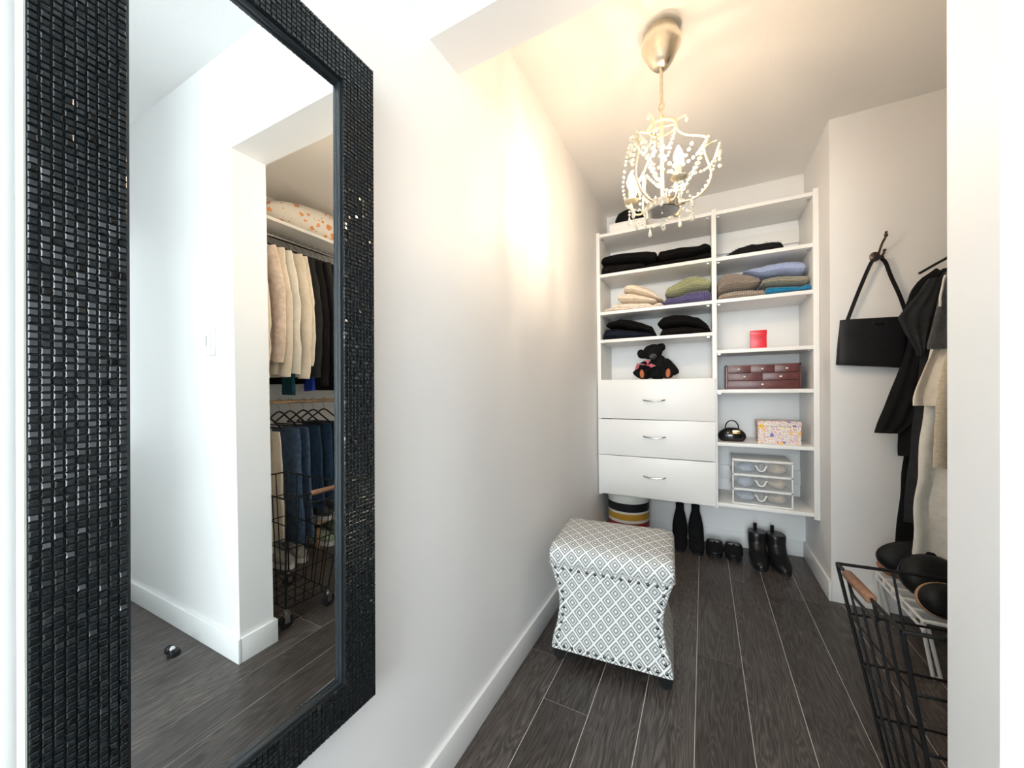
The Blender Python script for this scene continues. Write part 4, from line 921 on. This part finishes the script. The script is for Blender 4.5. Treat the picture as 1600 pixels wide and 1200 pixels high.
# ---------------------------------------------------------------- wire basket trolley
RT = {'a': (.333, .962), 'b': (.310, 1.252), 'c': (.862, 1.292), 'd': (.885, 1.002)}      # rim corners
BM = {'a': (.425, 1.010), 'b': (.408, 1.212), 'c': (.775, 1.242), 'd': (.792, 1.040)}
ZT, ZB0 = .615, .085
t = thing('wire_basket', 'black wire basket trolley with a wooden handle by the doorway', 'basket', (.6, 1.12, 0))
def bpnt(k1, k2, u, v):                    # u along a side, v down the side
    a, b = Vector(RT[k1]).lerp(Vector(RT[k2]), u), Vector(BM[k1]).lerp(Vector(BM[k2]), u)
    p = a.lerp(b, v); return (p.x, p.y, ZT+(ZB0-ZT)*v)
sides = [('a', 'b'), ('b', 'c'), ('c', 'd'), ('d', 'a')]
mb = MB()
for k1, k2 in sides[1:]: mb.tube([bpnt(k1, k2, 0, 0), bpnt(k1, k2, 1, 0)], .0042, 8)
mb.tube([bpnt('a', 'b', 0, 0), bpnt('a', 'b', .36, 0)], .0042, 8).tube([bpnt('a', 'b', .80, 0), bpnt('a', 'b', 1, 0)], .0042, 8)
obj('rim', mb, DARKMETAL, t)
for k in 'abcd': obj('corner_post', MB().tube([(*RT[k], ZT), (*BM[k], ZB0)], .0042, 8), DARKMETAL, t)
for v in (.23, .45, .68, 1.): obj('hoop', MB().tube([bpnt(k1, k2, 0, v) for k1, k2 in sides], .003, 6, closed=True), DARKMETAL, t)
for k1, k2 in sides:
    us = (.2, .40, .62, .82) if k1 in 'ac' else (.2, .4, .6, .8)
    for u in us:
        v0 = .09 if (k1 == 'a' and .36 <= u <= .8) else 0
        obj('wire', MB().tube([bpnt(k1, k2, u, v0), bpnt(k1, k2, u, 1)], .0027, 6), DARKMETAL, t)
for u in (.2, .4, .6, .8): obj('bottom_wire', MB().tube([bpnt('a', 'd', u, 1), bpnt('b', 'c', u, 1)], .0027, 6), DARKMETAL, t)
for u in (.33, .66): obj('bottom_wire', MB().tube([bpnt('a', 'b', u, 1), bpnt('d', 'c', u, 1)], .0027, 6), DARKMETAL, t)
obj('handle_loop', MB().tube(smoothpath([bpnt('a', 'b', .36, 0), bpnt('a', 'b', .36, .07), bpnt('a', 'b', .44, .09), bpnt('a', 'b', .74, .09), bpnt('a', 'b', .80, .07), bpnt('a', 'b', .80, 0)], 4), .0036, 7).tube([bpnt('a', 'b', .34, 0), bpnt('a', 'b', .82, 0)], .003, 6), DARKMETAL, t)
P0, P1 = Vector(bpnt('a', 'b', .39, 0)), Vector(bpnt('a', 'b', .80, 0))
obj('handle', MB().tube([P0, P0.lerp(P1, .04), P0.lerp(P1, .96), P1], [.0095, .0115, .0115, .0095], 14), HANDLEWOOD, t)['label'] = 'turned brown wooden handle'
for k in 'abcd':
    x_, y_ = BM[k]; cs = obj('caster', MB().tube([(x_-.010, y_, .030), (x_+.010, y_, .030)], .030, 20), BLACKPLASTIC, t)
    obj('caster_fork', MB().box(x_-.018, x_+.018, y_-.016, y_+.016, .0625, .068).box(x_-.0135, x_-.0105, y_-.012, y_+.012, .026, .064).box(x_+.0105, x_+.0135, y_-.012, y_+.012, .026, .064).tube([(x_, y_, .066), (x_, y_, .088)], .006, 8), CHROME, cs)

# ---------------------------------------------------------------- white shoe rack with shoes
t = thing('shoe_rack', 'low white metal shoe rack behind the wire basket', 'rack', (.9, 2.1, 0))
xa, xb, ya, yb, zr = .715, 1.12, 1.885, 2.315, .205
for z in (zr, zr-.030):
    for x_ in (xa, xb): obj('rail', MB().tube([(x_, ya, z), (x_, yb, z)], .0055, 8), WHITEPLASTIC, t)
for k in range(6):
    y_ = ya+.012+k*(yb-ya-.024)/5
    obj('slat', MB().box(xa-.002, xb, y_-.008, y_+.008, zr-.002, zr+.006, .001), WHITEPLASTIC, t)
    obj('side_plate', MB().box(xa-.004, xa+.004, y_-.012, y_+.012, zr-.036, zr+.002, .001), WHITEPLASTIC, t)
for x_, s_ in ((xa, 1), (xb, 1)):
    for y_, q in ((ya, -.0), (yb, .0)):
        obj('leg', MB().tube([(x_-.005, y_, zr-.02), (x_+.022, y_+q, .006)], .006, 8).tube([(x_+.013, y_+.012, zr-.02), (x_+.046, y_+.012, .006)], .006, 8).tube([(x_+.020, y_, .006), (x_+.048, y_+.012, .006)], .0055, 8), WHITEPLASTIC, t)
CLOGLEATHER = plain('matt_black_leather', (.006, .007, .008), .5, var=.2, scale=40, bumps=.05)
def clog(label, c, r, tilt, rz, rim, cat='shoe'):
    M_ = Matrix.Translation(c) @ Matrix.Rotation(rz, 4, 'Z') @ Matrix.Rotation(tilt, 4, 'X')
    t = thing('leather_clog', label, cat, M=M_, group='shoes on the white rack')
    rx, ry, rz2 = r
    prof = []
    for i in range(9):
        u = i/8; k = math.cos(u*PI/2)**.6 if u < 1 else .02; prof.append([(rx*k*math.cos(a), ry*k*math.sin(a), rz2*math.sin(u*PI/2)) for a in [2*PI*j/28 for j in range(28)]])
    obj('upper', MB().loft(prof), CLOGLEATHER, t, local=True)
    if rim: obj('footbed', MB().lathe([(1.0, -.016), (1.045, -.008), (1.045, 0), (1., .001)], (0, 0, 0), 32).xf(Matrix.Diagonal((rx, ry, 1, 1))), TAN, t, local=True)['label'] = 'tan cork footbed edge'
    else: obj('sole', MB().lathe([(1.0, -.016), (1.03, -.008), (1.03, 0), (1., .001)], (0, 0, 0), 32).xf(Matrix.Diagonal((rx, ry, 1, 1))), BLACKPLASTIC, t, local=True)
clog('rounded black leather clog with a tan rim, foremost on the rack', (.805, 1.975, .262), (.085, .062, .055), R(62), R(14), True)
clog('rounded black leather clog standing behind the tan rimmed one', (.815, 2.085, .300), (.105, .088, .05), R(66), R(8), False)
clog('wide black leather clog at the back of the rack by the wall', (.840, 2.215, .315), (.155, .080, .045), R(70), R(4), False)
tm = MB().sphere((.775, 2.262, .262), (.075, .035, .052), 18, 12).jitter(.004, 30, 4); tag(obj('leather_pouch', tm, TERRACOTTA), 'tan leather pouch half hidden behind the black clogs', 'pouch')
t = thing('shoe_box', 'black lidded shoe box on the floor beside the white rack', 'box', (.84, 1.83, 0))
obj('box_body', MB().box(.775, .98, 1.745, 1.855, 0, .175, .003), BLACKPLASTIC, t); obj('lid', MB().box(.772, .983, 1.742, 1.858, .176, .205, .003), BLACKPLASTIC, t)

# ---------------------------------------------------------------- hall details seen in the mirror
t = thing('light_switch', 'white rocker light switch on the hall wall', 'switch', (.556, YF, 1.294))
obj('plate', MB().box(.518, .594, YF-.007, YF, 1.235, 1.353, .002), WHITEPLASTIC, t)
obj('rocker', MB().box(.541, .571, YF-.0105, YF-.006, 1.262, 1.326, .0015), WHITEPLASTIC, t)
obj('slider', MB().box(.575, .580, YF-.0095, YF-.006, 1.275, 1.318, .001), plain('grey_slider', (.25, .26, .27), .4), t)
t = thing('door_stop', 'small black and chrome door stop on the hall floor', 'door stop', (.674, .700, 0))
obj('base', MB().lathe([(.021, 0), (.022, .010), (.018, .020)], (.674, .700, 0), 20).sphere((.686, .690, .024), (.016, .016, .020), 14, 10), BLACKPLASTIC, t)
obj('chrome_cap', MB().sphere((.672, .694, .029), (.011, .011, .012), 14, 8), plain('bright_chrome', (.8, .8, .8), .12, 1.), t)['label'] = 'chrome cap'
